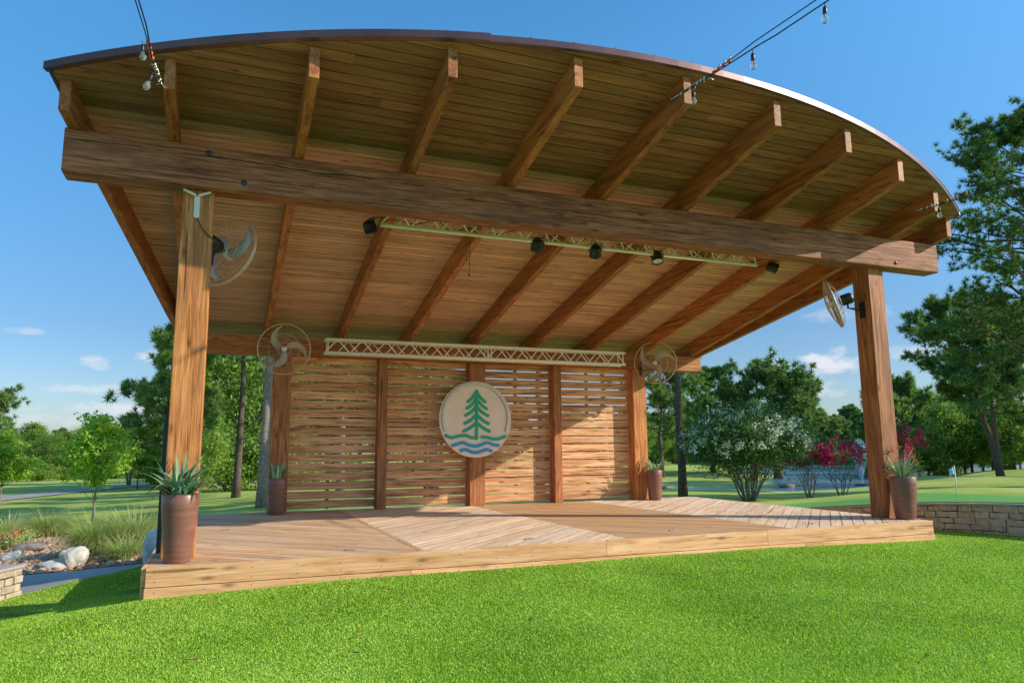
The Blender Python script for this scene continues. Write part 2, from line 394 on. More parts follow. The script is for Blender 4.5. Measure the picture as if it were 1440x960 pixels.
# resample
def resample(pl, d):
    out = [pl[0]]
    for a, b in zip(pl[:-1], pl[1:]):
        l = math.dist(a, b); n = max(1, int(round(l / d)))
        for i in range(1, n + 1): out.append(tuple(a[k] + (b[k] - a[k]) * i / n for k in range(len(a))))
    return out
WR = resample(WL, .3)
gd = np.concatenate([[0], .15 + .35 * np.arange(0, 12), 4.5 * 1.16 ** np.arange(0, 12)])
gv = []
nrm0 = []
for i, p in enumerate(WR):
    a = WR[max(i - 1, 0)]; b = WR[min(i + 1, len(WR) - 1)]
    t = np.array([b[0] - a[0], b[1] - a[1]]); t /= np.linalg.norm(t); nrm0.append(np.array([t[1], -t[0]]))
def GZoff(dw, y): 
    u = min(1, max(0, dw / 9)); return (step_at(y)) * (1 - u * u * (3 - 2 * u)) + .012 - .06 * u
for i, p in enumerate(WR):
    base = np.array(p) + nrm0[i] * .12
    for d in gd:
        q = base + (nrm0[i] * .6 + np.array([.75, .66]) * .4) * d
        gv.append((q[0], q[1], H(*q) * 1.0 + GZoff(d, p[1])))
gf = [(i * len(gd) + j, i * len(gd) + j + 1, (i + 1) * len(gd) + j + 1, (i + 1) * len(gd) + j) for i in range(len(WR) - 1) for j in range(len(gd) - 1)]
tag(mesh_np('putting_green', gv, gf, M['green'], smooth=True), 'raised practice putting green behind the stone wall', 'putting green', kind='structure')
gva = np.array(gv)
def GZ(x, y):
    h = H(x, y)
    d = np.hypot(gva[:, 0] - x, gva[:, 1] - y); k = int(d.argmin())
    if d[k] < .6 + .1 * np.hypot(x - 6, y): 
        return max(h, float(gva[k, 2]) if d[k] < .8 else h)
    return h

# turf sheet
TURF = [(-5.03, -.43), (-5.03, 3.3)] + [tuple(W(*q)[:2]) for q in [(205, 797, 10.6), (160, 808, 9.9), (105, 820, 9.4), (35, 838, 8.7), (0, 848, 8.4)]] + [(-7.7, -.4), (-8.2, -2.2), (-9, -5), (-11, -9), (-12, -14), (14, -14), (12, -9), (8.6, -5.2), (7.3, -2.9), (6.75, -1.7), (6.41, -.62), (6.08, .57), (5.86, 1.6), (5.72, 2.8), (5.62, 4.2), (5.6, 5.8), (5.1, 5.8), (5.1, 5.4), (4.86, -.43)]
def inpoly(P, poly):
    x, y = P[:, 0], P[:, 1]; c = np.zeros(len(P), bool); n = len(poly)
    for i in range(n):
        x1, y1 = poly[i]; x2, y2 = poly[i - 1]
        m = ((y1 > y) != (y2 > y)) & (x < (x2 - x1) * (y - y1) / (y2 - y1 + 1e-12) + x1); c ^= m
    return c
import bmesh
def sheet(name, poly, mat, dz, step, label, cat):
    """ground-following sheet cut exactly to its outline"""
    bm = bmesh.new()
    bm.faces.new([bm.verts.new((x, y, 0)) for x, y in poly])
    xs = [p[0] for p in poly]; ys = [p[1] for p in poly]
    for ax, lo, hi in ((0, min(xs), max(xs)), (1, min(ys), max(ys))):
        k = lo + step
        while k < hi - 1e-4:
            co = (k, 0, 0) if ax == 0 else (0, k, 0); no = (1, 0, 0) if ax == 0 else (0, 1, 0)
            bmesh.ops.bisect_plane(bm, geom=bm.verts[:] + bm.edges[:] + bm.faces[:], plane_co=co, plane_no=no); k += step
    bmesh.ops.triangulate(bm, faces=bm.faces[:])
    z = Hn([(v.co.x, v.co.y) for v in bm.verts])
    for v, h in zip(bm.verts, z): v.co.z = h + dz
    for f in bm.faces:
        if f.normal.z < 0: f.normal_flip()
    bm.normal_update()
    for f in bm.faces:
        if f.normal.z < 0: f.normal_flip()
        f.smooth = True
    me = bpy.data.meshes.new(name); bm.to_mesh(me); bm.free(); me.materials.append(mat)
    o = bpy.data.objects.new(name, me); C.objects.link(o)
    return tag(o, label, cat, kind='structure')
sheet('turf_ground', TURF, M['turf'], .03, .6, 'base of the bright green turf in front of the stage', 'turf')
def PX(*l): return [tuple(W(px, 640, F)[:2]) for px, F in l]
sheet('concrete_path', [(-5.08, 2.45), (-5.08, 8.2)] + PX((215, 16.2), (160, 16.3), (105, 16.2), (31, 15.2), (-60, 14.5), (-260, 12)) + [(-13, -6), (-9, -4.9), (-7.7, -2.25), (-6.9, -.55), (-6.3, .55), (-5.85, 1.5), (-5.5, 2.0)], M['path'], .012, .8,
      'grey concrete path running between turf and gravel bed', 'path')
GB = PX((235, 16.3), (160, 16.4), (105, 16.3), (31, 15.3), (-60, 14.6), (-70, 19), (0, 22), (60, 25), (110, 25.5), (150, 23.5), (225, 23), (245, 19))
sheet('gravel_bed', GB, M['mulch'], .018, .8,
      'bed of tan river gravel left of the stage', 'gravel bed')
fp = [(-100, 712, 0), (0, 699, 0), (60, 693, 0), (110, 688, 0), (170, 682, 0), (230, 679, 0), (300, 676, 0), (420, 672, 0)]
def gy(px, py):   # where that line of sight meets the ground
    lo, hi = 8, 220
    for F in np.arange(10, 200, .5):
        p = W(px, py, F)
        if p[2] < H(p[0], p[1]): return (p[0], p[1])
    return (p[0], p[1])
ra = [gy(a, b) for a, b, _ in fp]; rb = [gy(a, b + 6.5 - 3.5 * i / 7) for i, (a, b, _) in enumerate(fp)]
ra = resample(ra, 2.5); 
_t = np.linspace(0, 1, len(ra)); _s = np.linspace(0, 1, len(rb))
rb2 = [(float(np.interp(t, _s, [q[0] for q in rb])), float(np.interp(t, _s, [q[1] for q in rb]))) for t in _t]
pv = []
for a in ra:
    k = min(range(len(rb2) * 4), key=lambda i: math.dist(a, tuple(np.array(rb2[min(i // 4, len(rb2) - 2)]) * (1 - (i % 4) / 4) + np.array(rb2[min(i // 4, len(rb2) - 2) + 1]) * (i % 4) / 4)))
    b = tuple(np.array(rb2[min(k // 4, len(rb2) - 2)]) * (1 - (k % 4) / 4) + np.array(rb2[min(k // 4, len(rb2) - 2) + 1]) * (k % 4) / 4)
    for q in (a, b): pv.append((q[0], q[1], H(*q) + .05))
tag(mesh_np('cart_path', pv, [(2 * i, 2 * i + 1, 2 * i + 3, 2 * i + 2) for i in range(len(ra) - 1)], M['path']), 'pale cart path crossing the far left lawn', 'path', kind='structure')
# water
wp = [W(px, 640, F)[:2] for px, F in [(860, 43), (1000, 43), (1100, 42), (1230, 44), (1420, 55), (1460, 150), (1120, 150), (1020, 100), (1080, 70), (1060, 56), (860, 52)]]
wm = MB(); wm.add([(x, y, -1.6) for x, y in wp], [tuple(range(len(wp)))])
o = wm.build('lake', M['water']); tag(o, 'pond with rippled blue water behind the stage', 'pond', kind='structure')
o.data.polygons[0].flip() if o.data.polygons[0].normal.z < 0 else None

# ------------------------------------------------------------------ PAVILION
S = 0.228; ZF = 4.223                     # rafter underside: z = ZF - S*y
TH = .31
def ru(y): return ZF - S * y
pav = thing('stage_pavilion', 'open timber stage pavilion with sloping roof and curved front edge', 'pavilion')

def clip(poly, a, b, c):                  # keep a*x+b*y<=c
    out = []
    for i in range(len(poly)):
        p, q = poly[i - 1], poly[i]; dp = a * p[0] + b * p[1] - c; dq = a * q[0] + b * q[1] - c
        if (dp <= 0) != (dq <= 0):
            t = dp / (dp - dq); out.append((p[0] + (q[0] - p[0]) * t, p[1] + (q[1] - p[1]) * t))
        if dq <= 0: out.append(q)
    return out
# deck
YB = 5.6
def xr(y): return 4.86 + (y + .42) * (5.12 - 4.86) / 6.02
panels = [(-5.03, -2.5, -1, M['deck']), (-2.44, 0.0, 1, M['deck_pale']), (.0, 2.42, -1, M['deck_tan']), (2.42, 5.4, 1, M['deck_pale'])]
dk = MB()
mats = [M['deck'], M['deck_pale'], M['deck_tan']]
for (x0, x1, sg, mt) in panels:
    rect = [(x0 + .004, -.375), (x1 - .004, -.375), (x1 - .004, YB), (x0 + .004, YB)]
    if x1 > 5: rect = [(x0 + .004, -.375), (xr(-.375), -.375), (xr(YB), YB), (x0 + .004, YB)]
    ux, uy = math.cos(PI / 4), sg * math.sin(PI / 4); vx, vy = -uy, ux
    w = .142
    vals = [vx * p[0] + vy * p[1] for p in rect]; k = math.floor(min(vals) / w) * w
    while k < max(vals):
        pl = clip(clip(rect, vx, vy, k + w - .008), -vx, -vy, -(k + .0015))
        if len(pl) >= 3:
            dk.prism(pl, -.04, rnd.uniform(-.0015, .0015), mi=mats.index(mt), gcf=lambda x, y: (ux * x + uy * y, vx * x + vy * y))
        k += w
dk.box(-2.496, -2.444, -.375, YB, -.04, .001, axis=1, mi=2)
deck = dk.build('deck', mats, pav)
m = MB(); m.box(-5.0, 4.8, -.35, YB - .05, -1.2, -.05, axis=0); m.build('deck_frame', M['post_dark'], pav)
def skirt_run(pts, z0, z1, joints, name='skirt_board'):
    for (a, b) in zip(joints[:-1], joints[1:]):
        m = MB(); m.box(a + .001, b - .001, -.42, -.379, z0, z1); m.build(name, M['skirt'], deck, bevel=.004)
skirt_run(None, -.172, .002, [-5.03, -.33, 1.96, 4.86])
m = MB(); m.box(-5.035, -2.6, -.425, -.379, -.60, -.178); m.build('skirt_board', M['skirt'], deck, bevel=.004)
m = MB(); m.box(-2.598, 2.55, -.425, -.379, -.42, -.178); m.build('skirt_board', M['skirt'], deck, bevel=.004)
m = MB(); m.box(2.552, 4.87, -.425, -.379, -.42, -.178); m.build('skirt_board', M['skirt'], deck, bevel=.004)
for (z0, z1) in ((-.172, -.002), (-1.3, -.178)):
    m = MB(); m.box(-5.07, -5.03, -.38, YB, z0, z1, axis=1); m.build('skirt_board', M['skirt'], deck, bevel=.004)
    m = MB(); m.bar((xr(-.4) + .02, -.378, (z0 + z1) / 2), (xr(YB) + .02, YB, (z0 + z1) / 2), .035, z1 - z0); m.build('skirt_board', M['skirt'], deck, bevel=.004)
    m = MB(); m.box(-5.03, xr(YB), YB, YB + .04, z0, z1); m.build('skirt_board', M['skirt'], deck)
R = random.Random(3)
m = MB()
for x in np.arange(-4.95, 4.85, .41):
    for z in (-.045, -.125, -.21): m.lathe([(0, .0015), (.0045, .0015), (.0045, 0)], 6, (x + R.uniform(-.012, .012), -.4215 if z > -.18 else -.4265, z + R.uniform(-.01, .01)), (0, -1, 0))
o_ = m.build('nail_heads', M['darkgrey'], deck); tag(o_, kind='stuff')
for (x, y) in [(-3.147, .02), (-4.348, 2.76), (-1.076, .08), (.912, .1), (3.131, .0)]:
    m = MB(); m.box(x - .055, x + .055, y - .03, y + .03, .002, .006); m.box(x - .04, x - .008, y - .02, y + .02, .006, .010); m.box(x + .008, x + .04, y - .02, y + .02, .006, .010)
    m.build('floor_socket', M['steel'], deck)
# posts
def post(name, cx, y0, s, z0, z1, mat, b=.008, lab=None):
    m = MB(); z = z0
    m.box(cx - s / 2, cx + s / 2, y0, y0 + s, z0, z1, axis=2); o = m.build(name, mat, pav, bevel=b)
    if lab: o['label'] = lab
    return o
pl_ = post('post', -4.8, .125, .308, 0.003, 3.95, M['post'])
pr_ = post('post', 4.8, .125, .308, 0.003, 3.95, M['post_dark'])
# front beam, ends slightly tapered
m = MB(); m.box(-4.8 - 1.243, 4.8 + 1.236, 0, .282, 3.759, 4.219, axis=0, rn=.37); fb = m.build('front_beam', M['beam'], pav, bevel=.018)
R = random.Random(77); 
for (xa, xb, za, zb, wmax) in ((-5.95, -1.2, 4.10, 4.07, .016), (-2.6, 1.6, 3.99, 4.02, .013), (.2, 3.1, 4.11, 4.09, .013), (2.2, 4.9, 4.14, 4.12, .012), (-4.4, -2.9, 3.90, 3.89, .010)):
    m = MB(); n_ = 60; vs = []; zz_ = 0
    for i in range(n_ + 1):
        u = i / n_; zz_ = zz_ * .9 + R.gauss(0, .0035); w_ = wmax * (.25 + .75 * R.random()) * math.sin(PI * min(1, max(.02, u))) ** .5
        z_ = za + (zb - za) * u + zz_; x_ = xa + (xb - xa) * u; vs += [(x_, -.0015, z_ - w_ / 2), (x_, -.0015, z_ + w_ / 2)]
    m.add(vs, [(2 * i, 2 * i + 2, 2 * i + 3, 2 * i + 1) for i in range(n_)]); m.build('beam_check', M['check'], fb)
for x in (-4.72, -4.36, 5.1): 
    m = MB(); m.lathe([(0, .012), (.026, .012), (.032, .0)], 12, (x, -.001, 3.84 if x > 0 else (4.14 if x < -4.5 else 3.86)), (0, -1, 0)); m.build('beam_bolt', M['darkgrey'], pav)
# Y bracket
m = MB(); y = .112
m.bar((-4.945, y - .02, 3.744), (-4.822, y - .02, 3.69), .02, .03, up=(0, -1, 0)); m.bar((-4.802, y - .02, 3.69), (-4.683, y - .02, 3.744), .02, .03, up=(0, -1, 0))
m.prism([(-4.838, 3.47), (-4.825, 3.455), (-4.797, 3.455), (-4.784, 3.47), (-4.784, 3.69), (-4.838, 3.69)], .10, .124, frame=lambda a, b, c: (a, c, b))
m.build('bracket', M['white'], pav)
# rear posts, beam
D = 5.231
rp = [(-3.528, .312), (-1.75, .166), (.07, .312), (1.765, .166), (3.668, .312)]
post('rear_post', -3.528, D, .312, .003, 2.70, M['post_dark']); post('rear_post', .07, D, .312, .003, 2.70, M['post_dark']); post('rear_post', 3.668, D, .312, .003, 2.70, M['post'])
for cx in (-1.75, 1.765):
    m = MB(); m.box(cx - .083, cx + .083, D, D + .29, .003, 2.703, axis=2); m.build('screen_post', M['post_dark'], pav, bevel=.006)
m = MB(); m.box(-5.2, 5.257, D, D + .31, 2.706, 3.022, axis=0); m.build('rear_beam', M['post_dark'], pav, bevel=.01)
# slatted screens
bays = [(-3.528 + .157, -1.75 - .084), (-1.75 + .084, .07 - .157), (.07 + .157, 1.765 - .084), (1.765 + .084, 3.668 - .157)]
for k, (a, b) in enumerate(bays):
    sc = MB(); z = .045; i = 0
    while z < 2.62:
        dz = rnd.uniform(-.002, .002)
        sc.bar((a + .001, D + .235 + rnd.uniform(-.002, .002), z + .07 + dz), (b - .001, D + .235, z + .07 - dz), .036, .137 + rnd.uniform(-.003, .003))
        z += .1595; i += 1
    o = sc.build('slat_screen', M['slat'], pav)
    m = MB()
    for xx in ([(a + b) / 2] if k in (1, 2) else [a + .7]): m.box(xx - .03, xx + .03, D + .256, D + .29, .03, 2.68, axis=2)
    m.build('screen_batten', M['post_dark'], o)
# roof outline
Rc = 12.4; yc = -1.94 + Rc
def ye(x): return yc - math.sqrt(Rc * Rc - x * x)
arc = [(x, ye(x)) for x in np.linspace(-6.11, 6.11, 61)]
YR = 6.1
def xs_(y): return 6.11 - (y + .33) * (6.11 - 5.32) / 5.6
roofpoly = arc + [(xs_(YR), YR), (-xs_(YR), YR)]
def rf(x, y, z): return (x, y, ru(y) + TH + z)
# ceiling boards
cb = MB(); y = -1.97; w = .1385
while y < YR:
    w = .1385 if y < .2 else .089
    pl = clip(clip(roofpoly, 0, 1, y + w - (.015 if y < .2 else .009)), 0, -1, -y)
    # butt joints
    if len(pl) >= 3:
        cuts = [-7, rnd.uniform(-4, -1), rnd.uniform(0.5, 3.5), 7]
        for a, b in zip(cuts[:-1], cuts[1:]):
            q = clip(clip(pl, 1, 0, b - .001), -1, 0, -a)
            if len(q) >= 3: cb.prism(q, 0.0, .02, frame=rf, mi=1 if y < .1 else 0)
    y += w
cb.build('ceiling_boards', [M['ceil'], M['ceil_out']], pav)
m = MB(); m.prism(roofpoly, .021, .055, frame=rf); m.build('roof_deck', M['check'], pav)
m = MB(); big = [(x * 1.008, y - .03 if y < 0 else y + .03) for x, y in roofpoly]; m.prism(big, .058, .075, frame=rf); 
for x in np.arange(-5.4, 5.5, .45):       # standing seams
    y0 = ye(x) - .02
    y1 = YR
    if x < -xs_(YR) or x > xs_(YR): y1 = -.33 + (6.11 - abs(x)) / ((6.11 - 5.32) / 5.6)
    m.bar(rf(x, y0, .09), rf(x, y1, .09), .015, .035)
m.build('metal_roof', M['fascia'], pav)
# curved metal edge in two lengths
def edge(x0, x1, off, z0, z1, name):
    xs = np.linspace(x0, x1, 30); m = MB(); ring = []
    for x in xs:
        y = ye(x); nx, ny = x / Rc, -(math.sqrt(max(0, Rc * Rc - x * x))) / Rc
        a = (x + nx * .0, y + ny * .0); b = (x + nx * off, y + ny * off)
        ring += [rf(a[0], a[1], z0), rf(b[0], b[1], z0), rf(b[0], b[1], z1), rf(a[0], a[1], z1)]
    fs = []
    for i in range(len(xs) - 1):
        for j in range(4): fs.append((4 * i + j, 4 * i + (j + 1) % 4, 4 * i + 4 + (j + 1) % 4, 4 * i + 4 + j))
    fs += [(3, 2, 1, 0), tuple(4 * (len(xs) - 1) + j for j in range(4))]
    m.add(ring, fs); return m.build(name, M['fascia'], pav)
edge(-6.16, -2.2, .055, .008, .082, 'roof_edge_trim'); edge(-2.199, 6.16, .04, .008, .076, 'roof_edge_trim')
for sgn in (-1, 1):
    m = MB(); m.bar(rf(sgn * 6.135, -.36, .04), rf(sgn * (xs_(YR) + .025), YR, .04), .03, .08); m.build('roof_edge_trim', M['fascia'], pav)
# rafters
ang_r = math.atan(S)
for i in range(9):
    x = -5.07 + 1.265 * i; y0 = ye(x) + .06; y1 = YR - .1
    m = MB()
    w2 = .048
    vs = [];
    for yy_, zz in ((y0, 0), (y0, 1), (y1, 1), (y1, 0)):
        zt = ru(yy_) + (TH - .002 if zz else 0)
        vs += [(x - w2, yy_, zt), (x + w2, yy_, zt)]
    gc = [(v[1], v[0], v[2]) for v in vs]
    m.add(vs, [(0, 1, 3, 2), (2, 3, 5, 4), (4, 5, 7, 6), (6, 7, 1, 0), (0, 2, 4, 6), (1, 7, 5, 3)], gc)
    m.build('rafter', M['rafter'], pav, bevel=.005)
for sgn in (-1, 1):
    m = MB(); vs = []
    for (yy_, xo) in ((-.25, 6.06), (YR - .1, 6.06 - (YR + .15) * (6.06 - 5.27) / 5.45)):
        for dx in (0, -.095):
            for zz in (0, TH - .002): vs.append((sgn * (xo + dx), yy_, ru(yy_) + zz))
    gc = [(v[1], v[0], v[2]) for v in vs]
    m.add(vs, [(0, 1, 3, 2), (4, 6, 7, 5), (0, 4, 5, 1), (2, 3, 7, 6), (0, 2, 6, 4), (1, 5, 7, 3)], gc)
    m.build('side_rafter', M['rafter'], pav, bevel=.005)

# ------------------------------------------------------------------ trusses
def truss(name, label, x0, x1, y0, z0, depth, height, flip, parent_loc, tri, drops):
    t = thing(name, label, 'truss', (0.5 * (x0 + x1), y0, z0)); cx = .5 * (x0 + x1)
    X0, X1 = x0 - cx, x1 - cx
    if tri: ch = [(0, 0), (-depth / 2, height), (depth / 2, height)]
    else: ch = [(0, 0), (0, height), (depth, 0), (depth, height)]
    m = MB()
    for (y, z) in ch: m.tube([(X0, y, z), (X1, y, z)], .024, 8)
    if tri: m.tube([(X0, 0, .0), (X1, 0, .0)], .026, 8)
    m.build('chord', M['alu'], t)
    m = MB(); n = int((x1 - x0) / (.36 if tri else .40)); prs = [(0, 1), (0, 2)] if tri else [(0, 1), (2, 3), (0, 2), (1, 3)]
    for a, b in prs:
        for i in range(n):
            ph = .5 if ((a, b) == (2, 3) or (tri and b == 2)) else 0
            xa = X0 + (X1 - X0) * (i + ph) / n; xb = X0 + (X1 - X0) * (i + 1 + ph) / n; xm = (xa + xb) / 2
            if xb > X1: continue
            A_, B_ = ch[a], ch[b]
            m.tube([(xa, *A_), (xm, *B_)], .011, 6); m.tube([(xm, *B_), (xb, *A_)], .011, 6)
            
    if not tri:
        for xx in (X0 + .05, 0.02, .08, X1 - .05):
            for a, b in ((0, 1), (2, 3)): m.tube([(xx, *ch[a]), (xx, *ch[b])], .011, 6)
    m.build('lacing', M['alu'], t)
    for (dx, ztop) in drops:
        m = MB()
        pts = [(dx - cx, depth / 2 if not tri else 0, height), (dx - cx, depth / 2 if not tri else 0, ztop - z0)]
        k = max(2, int((ztop - z0 - height) / .035))
        for i in range(k):
            z = height + (ztop - z0 - height) * (i + .5) / k
            m.tube([(dx - cx - .008, pts[0][1], z - .014), (dx - cx + .008, pts[0][1], z - .014), (dx - cx + .008, pts[0][1], z + .014), (dx - cx - .008, pts[0][1], z + .014), (dx - cx - .008, pts[0][1], z - .014)], .004, 5)
        m.build('hanging_chain', M['steel'], t)
    return t
truss('lighting_truss', 'triangular aluminium truss hung just behind the front beam', -2.78, 2.94, .62, 3.762, .26, .22, False, None, True, [(-2.54, 4.07), (-1.27, 4.07), (0.02, 4.07), (1.3, 4.07), (2.54, 4.07)])
truss('lighting_truss', 'aluminium box truss hung along the rear beam above the slatted wall', -2.87, 3.08, 4.78, 2.725, .2, .235, False, None, False, [(-2.44, 3.1), (-1.3, 3.1), (.02, 3.1), (1.25, 3.1)])
# hanging cords under the front truss
o = thing('pull_cord', 'thin dark cord dangling from the front truss', 'cord', (-1.63, .62, 3.74))
m = MB(); m.tube([(0, 0, 0), (.004, 0, -.2), (0, .003, -.5)], .004, 5); m.tube([(-.03, 0, 0), (-.032, 0, -.32)], .003, 5); m.build('cord', M['black'], o)
m = MB(); m.lathe([(0, -.03), (.012, -.02), (.012, 0), (0, .01)], 8, (0, .003, -.5)); m.build('cord_weight', M['black'], o)
m = MB(); m.lathe([(0, -.02), (.009, -.01), (.009, 0), (0, .01)], 8, (-.032, 0, -.32)); m.build('cord_weight', M['black'], o)

# power leads looped along the front truss
R = random.Random(15)
for (xa, xb, lab) in ((-2.9, -.7, 'black cable looping along the left half of the front truss'), (-.68, 1.2, 'black cable looping between the middle lights of the front truss'), (1.2, 3.2, 'black cable looping along the right half of the front truss')):
    pts_ = []; k_ = int((xb - xa) / .11)
    for i in range(k_ + 1): pts_.append((xa + (xb - xa) * i / k_, .62 + R.uniform(-.07, .07), 3.86 + R.uniform(-.05, .03) + .05 * math.sin(i * 1.1)))
    m = MB(); m.tube(pts_, .0055, 5); tag(m.build('truss_cable', M['black']), lab, 'cable')
# stage lights
def stage_light(x, y, z, tilt, yaw, label, lens='black'):
    t = thing('stage_light', label, 'stage light', (x, y, z), 0, 'black stage lights clamped to the front truss')
    ax = Vector((math.sin(yaw) * math.cos(tilt), math.cos(yaw) * math.cos(tilt), math.sin(tilt)))
    t.scale = (.85, .85, .85)
    m = MB(); c = Vector((0, 0, -.10))
    m.lathe([(0, -.1), (.05, -.1), (.088, -.07), (.094, -.02), (.094, .07), (.1, .075), (.1, .085), (.09, .085), (.09, .07)], 20, c, ax); m.build('body', M['black'], t)
    m = MB(); m.lathe([(0, .055), (.06, .06), (.09, .065)], 20, c, ax); m.build('lens', M[lens], t)
    sd = ax.cross(Vector((0, 0, 1))).normalized() * .108
    m = MB(); m.tube([c - sd, c - sd + Vector((0, 0, .12)), c + sd + Vector((0, 0, .12)), c + sd], .009, 6); m.tube([c + Vector((0, 0, .12)), (0, 0, .03)], .016, 8); m.build('yoke', M['black'], t)
    return t
stage_light(-2.9, .62, 3.80, -1.2, 1.2, 'black stage light beside the left end of the front truss')
stage_light(-.68, .62, 3.80, -.9, .2, 'black stage light left of the adjoining pair at the middle of the front truss')
stage_light(.19, .62, 3.80, -.7, .5, 'black stage light right of middle on the front truss, aimed into the stage')
stage_light(1.18, .62, 3.80, -1.25, 3.4, 'black stage light with its pale lens turned to the lawn', 'white')
stage_light(3.24, .62, 3.84, -.35, 1.9, 'small black floodlight hung past the right end of the front truss')

# ------------------------------------------------------------------ fans
def fan(loc, mount, axis, rot, label, R=.42):
    t = thing('wall_fan', label, 'fan', loc, 0, 'caged oscillating fans on the pavilion posts')
    ax = Vector(axis).normalized(); q = Vector((0, 0, 1)).rotation_difference(ax).to_matrix()
    P_ = lambda r, a, z: q @ Vector((r * math.cos(a), r * math.sin(a), z))
    m = MB()
    for r, z in ((R, 0), (R * .995, .02), (R * .6, .085), (R * .6, -.08), (R * .25, .11), (R * .3, -.10)):
        m.tube([P_(r, 2 * PI * i / 36, z) for i in range(37)], .012 if r > R * .9 else .0035, 5, cap=False)
    for i in range(40):
        a = 2 * PI * i / 40; m.tube([P_(r, a + .22 * (R - r) / R * 1.4, z) for r, z in ((R, 0), (R * .85, .05), (R * .6, .085), (.06, .115))], .0028, 3, cap=False)
        if i % 2: m.tube([P_(r, a, z) for r, z in ((R, 0), (R * .85, -.05), (R * .6, -.08), (.08, -.105))], .0028, 3, cap=False)
    m.build('cage', M['chrome'], t)
    for k in range(3):
        m = MB(); vs = []; n = 10
        for i in range(n + 1):
            u = i / n; r = .05 + (R * .93 - .05) * u
            a0 = rot + 2 * PI * k / 3 - 1.0 * u * u + .1; wdt = (.045 + .055 * math.sin(PI * min(1, u * .93 + .05)) ** .8) * (1 if u < .9 else .72)
            for j in (-1, -.33, .33, 1):
                aa = a0 + j * wdt / (r + .03) * .8; vs.append(P_(r, aa, .02 * j))
        fs = [(i * 4 + j, i * 4 + j + 1, i * 4 + 5 + j, i * 4 + 4 + j) for i in range(n) for j in range(3)]
        m.add(vs, fs, smooth=True); o = m.build('blade', M['blade'], t)
        so = o.modifiers.new('solid', 'SOLIDIFY'); so.thickness = .004
    m = MB(); m.lathe([(0, .12), (.035, .12), (.05, .1), (.05, .05), (.03, -.02)], 20, (0, 0, 0), ax); m.build('hub', M['white'], t)
    m = MB(); m.lathe([(.06, -.08), (.085, -.12), (.085, -.25), (.06, -.28), (0, -.28)], 20, (0, 0, 0), ax); m.build('motor', M['black'], t)
    mb = Vector(mount) - Vector(loc); c = ax * -.2; e = mb
    m = MB(); m.tube([c, c + Vector((0, 0, -.14)), Vector((e.x * .9, e.y * .9, c.z - .16)), Vector((e.x, e.y, c.z - .16))], .018, 8)
    m.bar(Vector((e.x, e.y, c.z - .28)), Vector((e.x, e.y, c.z - .04)), .09, .03, up=(1, 0, 0) if abs(axis[0]) > .4 else (0, 1, 0)); m.build('wall_bracket', M['black'], t)
    return t
fan((-3.54, 4.85, 2.76), (-3.53, D - .01, 2.6), (-.05, -1, -.12), .45, 'caged fan facing front on the rear left post', .43)
fan((3.82, 4.82, 2.80), (3.7, D - .01, 2.6), (-.62, -.80, -.12), .35, 'caged fan turned to the left on the rear right post', .43)
fan((-4.52, .60, 3.24), (-4.64, .32, 3.1), (.66, .70, -.28), 1.5, 'caged fan on the front left post beside the beam', .41)
fan((4.22, .42, 3.22), (4.64, .28, 3.1), (-.68, .68, -.28), 1.0, 'caged fan seen edge on at the front right post', .38)
# power lead of the front left fan
m = MB(); m.tube([(-4.80, .10, 3.45), (-4.76, .105, 3.36), (-4.70, .10, 3.29), (-4.63, .14, 3.24), (-4.55, .25, 3.2)], .006, 6)
tag(m.build('power_cable', M['black']), 'thin black cable running from the front left post bracket to the fan', 'cable')

# ------------------------------------------------------------------ round sign
sg_ = thing('round_sign', 'round tan sign with green conifer and blue waves on the centre post', 'sign', (.022, D - .004, 1.62))
RS = .722
m = MB(); prof = [(0, .03), (RS - .008, .03), (RS, .024), (RS, 0), (0, 0)]; m.lathe(prof, 72, (0, 0, 0), (0, -1, 0), smooth=False); m.build('board', M['sign'], sg_)
cxp, cyp, kx, ky = 298, 348, RS / 219.0, RS / 238.0
def SP(x, y): return ((x - cxp) * kx, -(y - cyp) * ky)
def smoothpts(pts, n=8):
    out = []
    for i in range(len(pts) - 1):
        p0 = pts[max(i - 1, 0)]; p1 = pts[i]; p2 = pts[i + 1]; p3 = pts[min(i + 2, len(pts) - 1)]
        for k in range(n):
            t = k / n
            out.append(tuple(.5 * ((2 * p1[c]) + (-p0[c] + p2[c]) * t + (2 * p0[c] - 5 * p1[c] + 4 * p2[c] - p3[c]) * t * t + (-p0[c] + 3 * p1[c] - 3 * p2[c] + p3[c]) * t ** 3) for c in (0, 1)))
    out.append(pts[-1]); return out
_lay = [0]
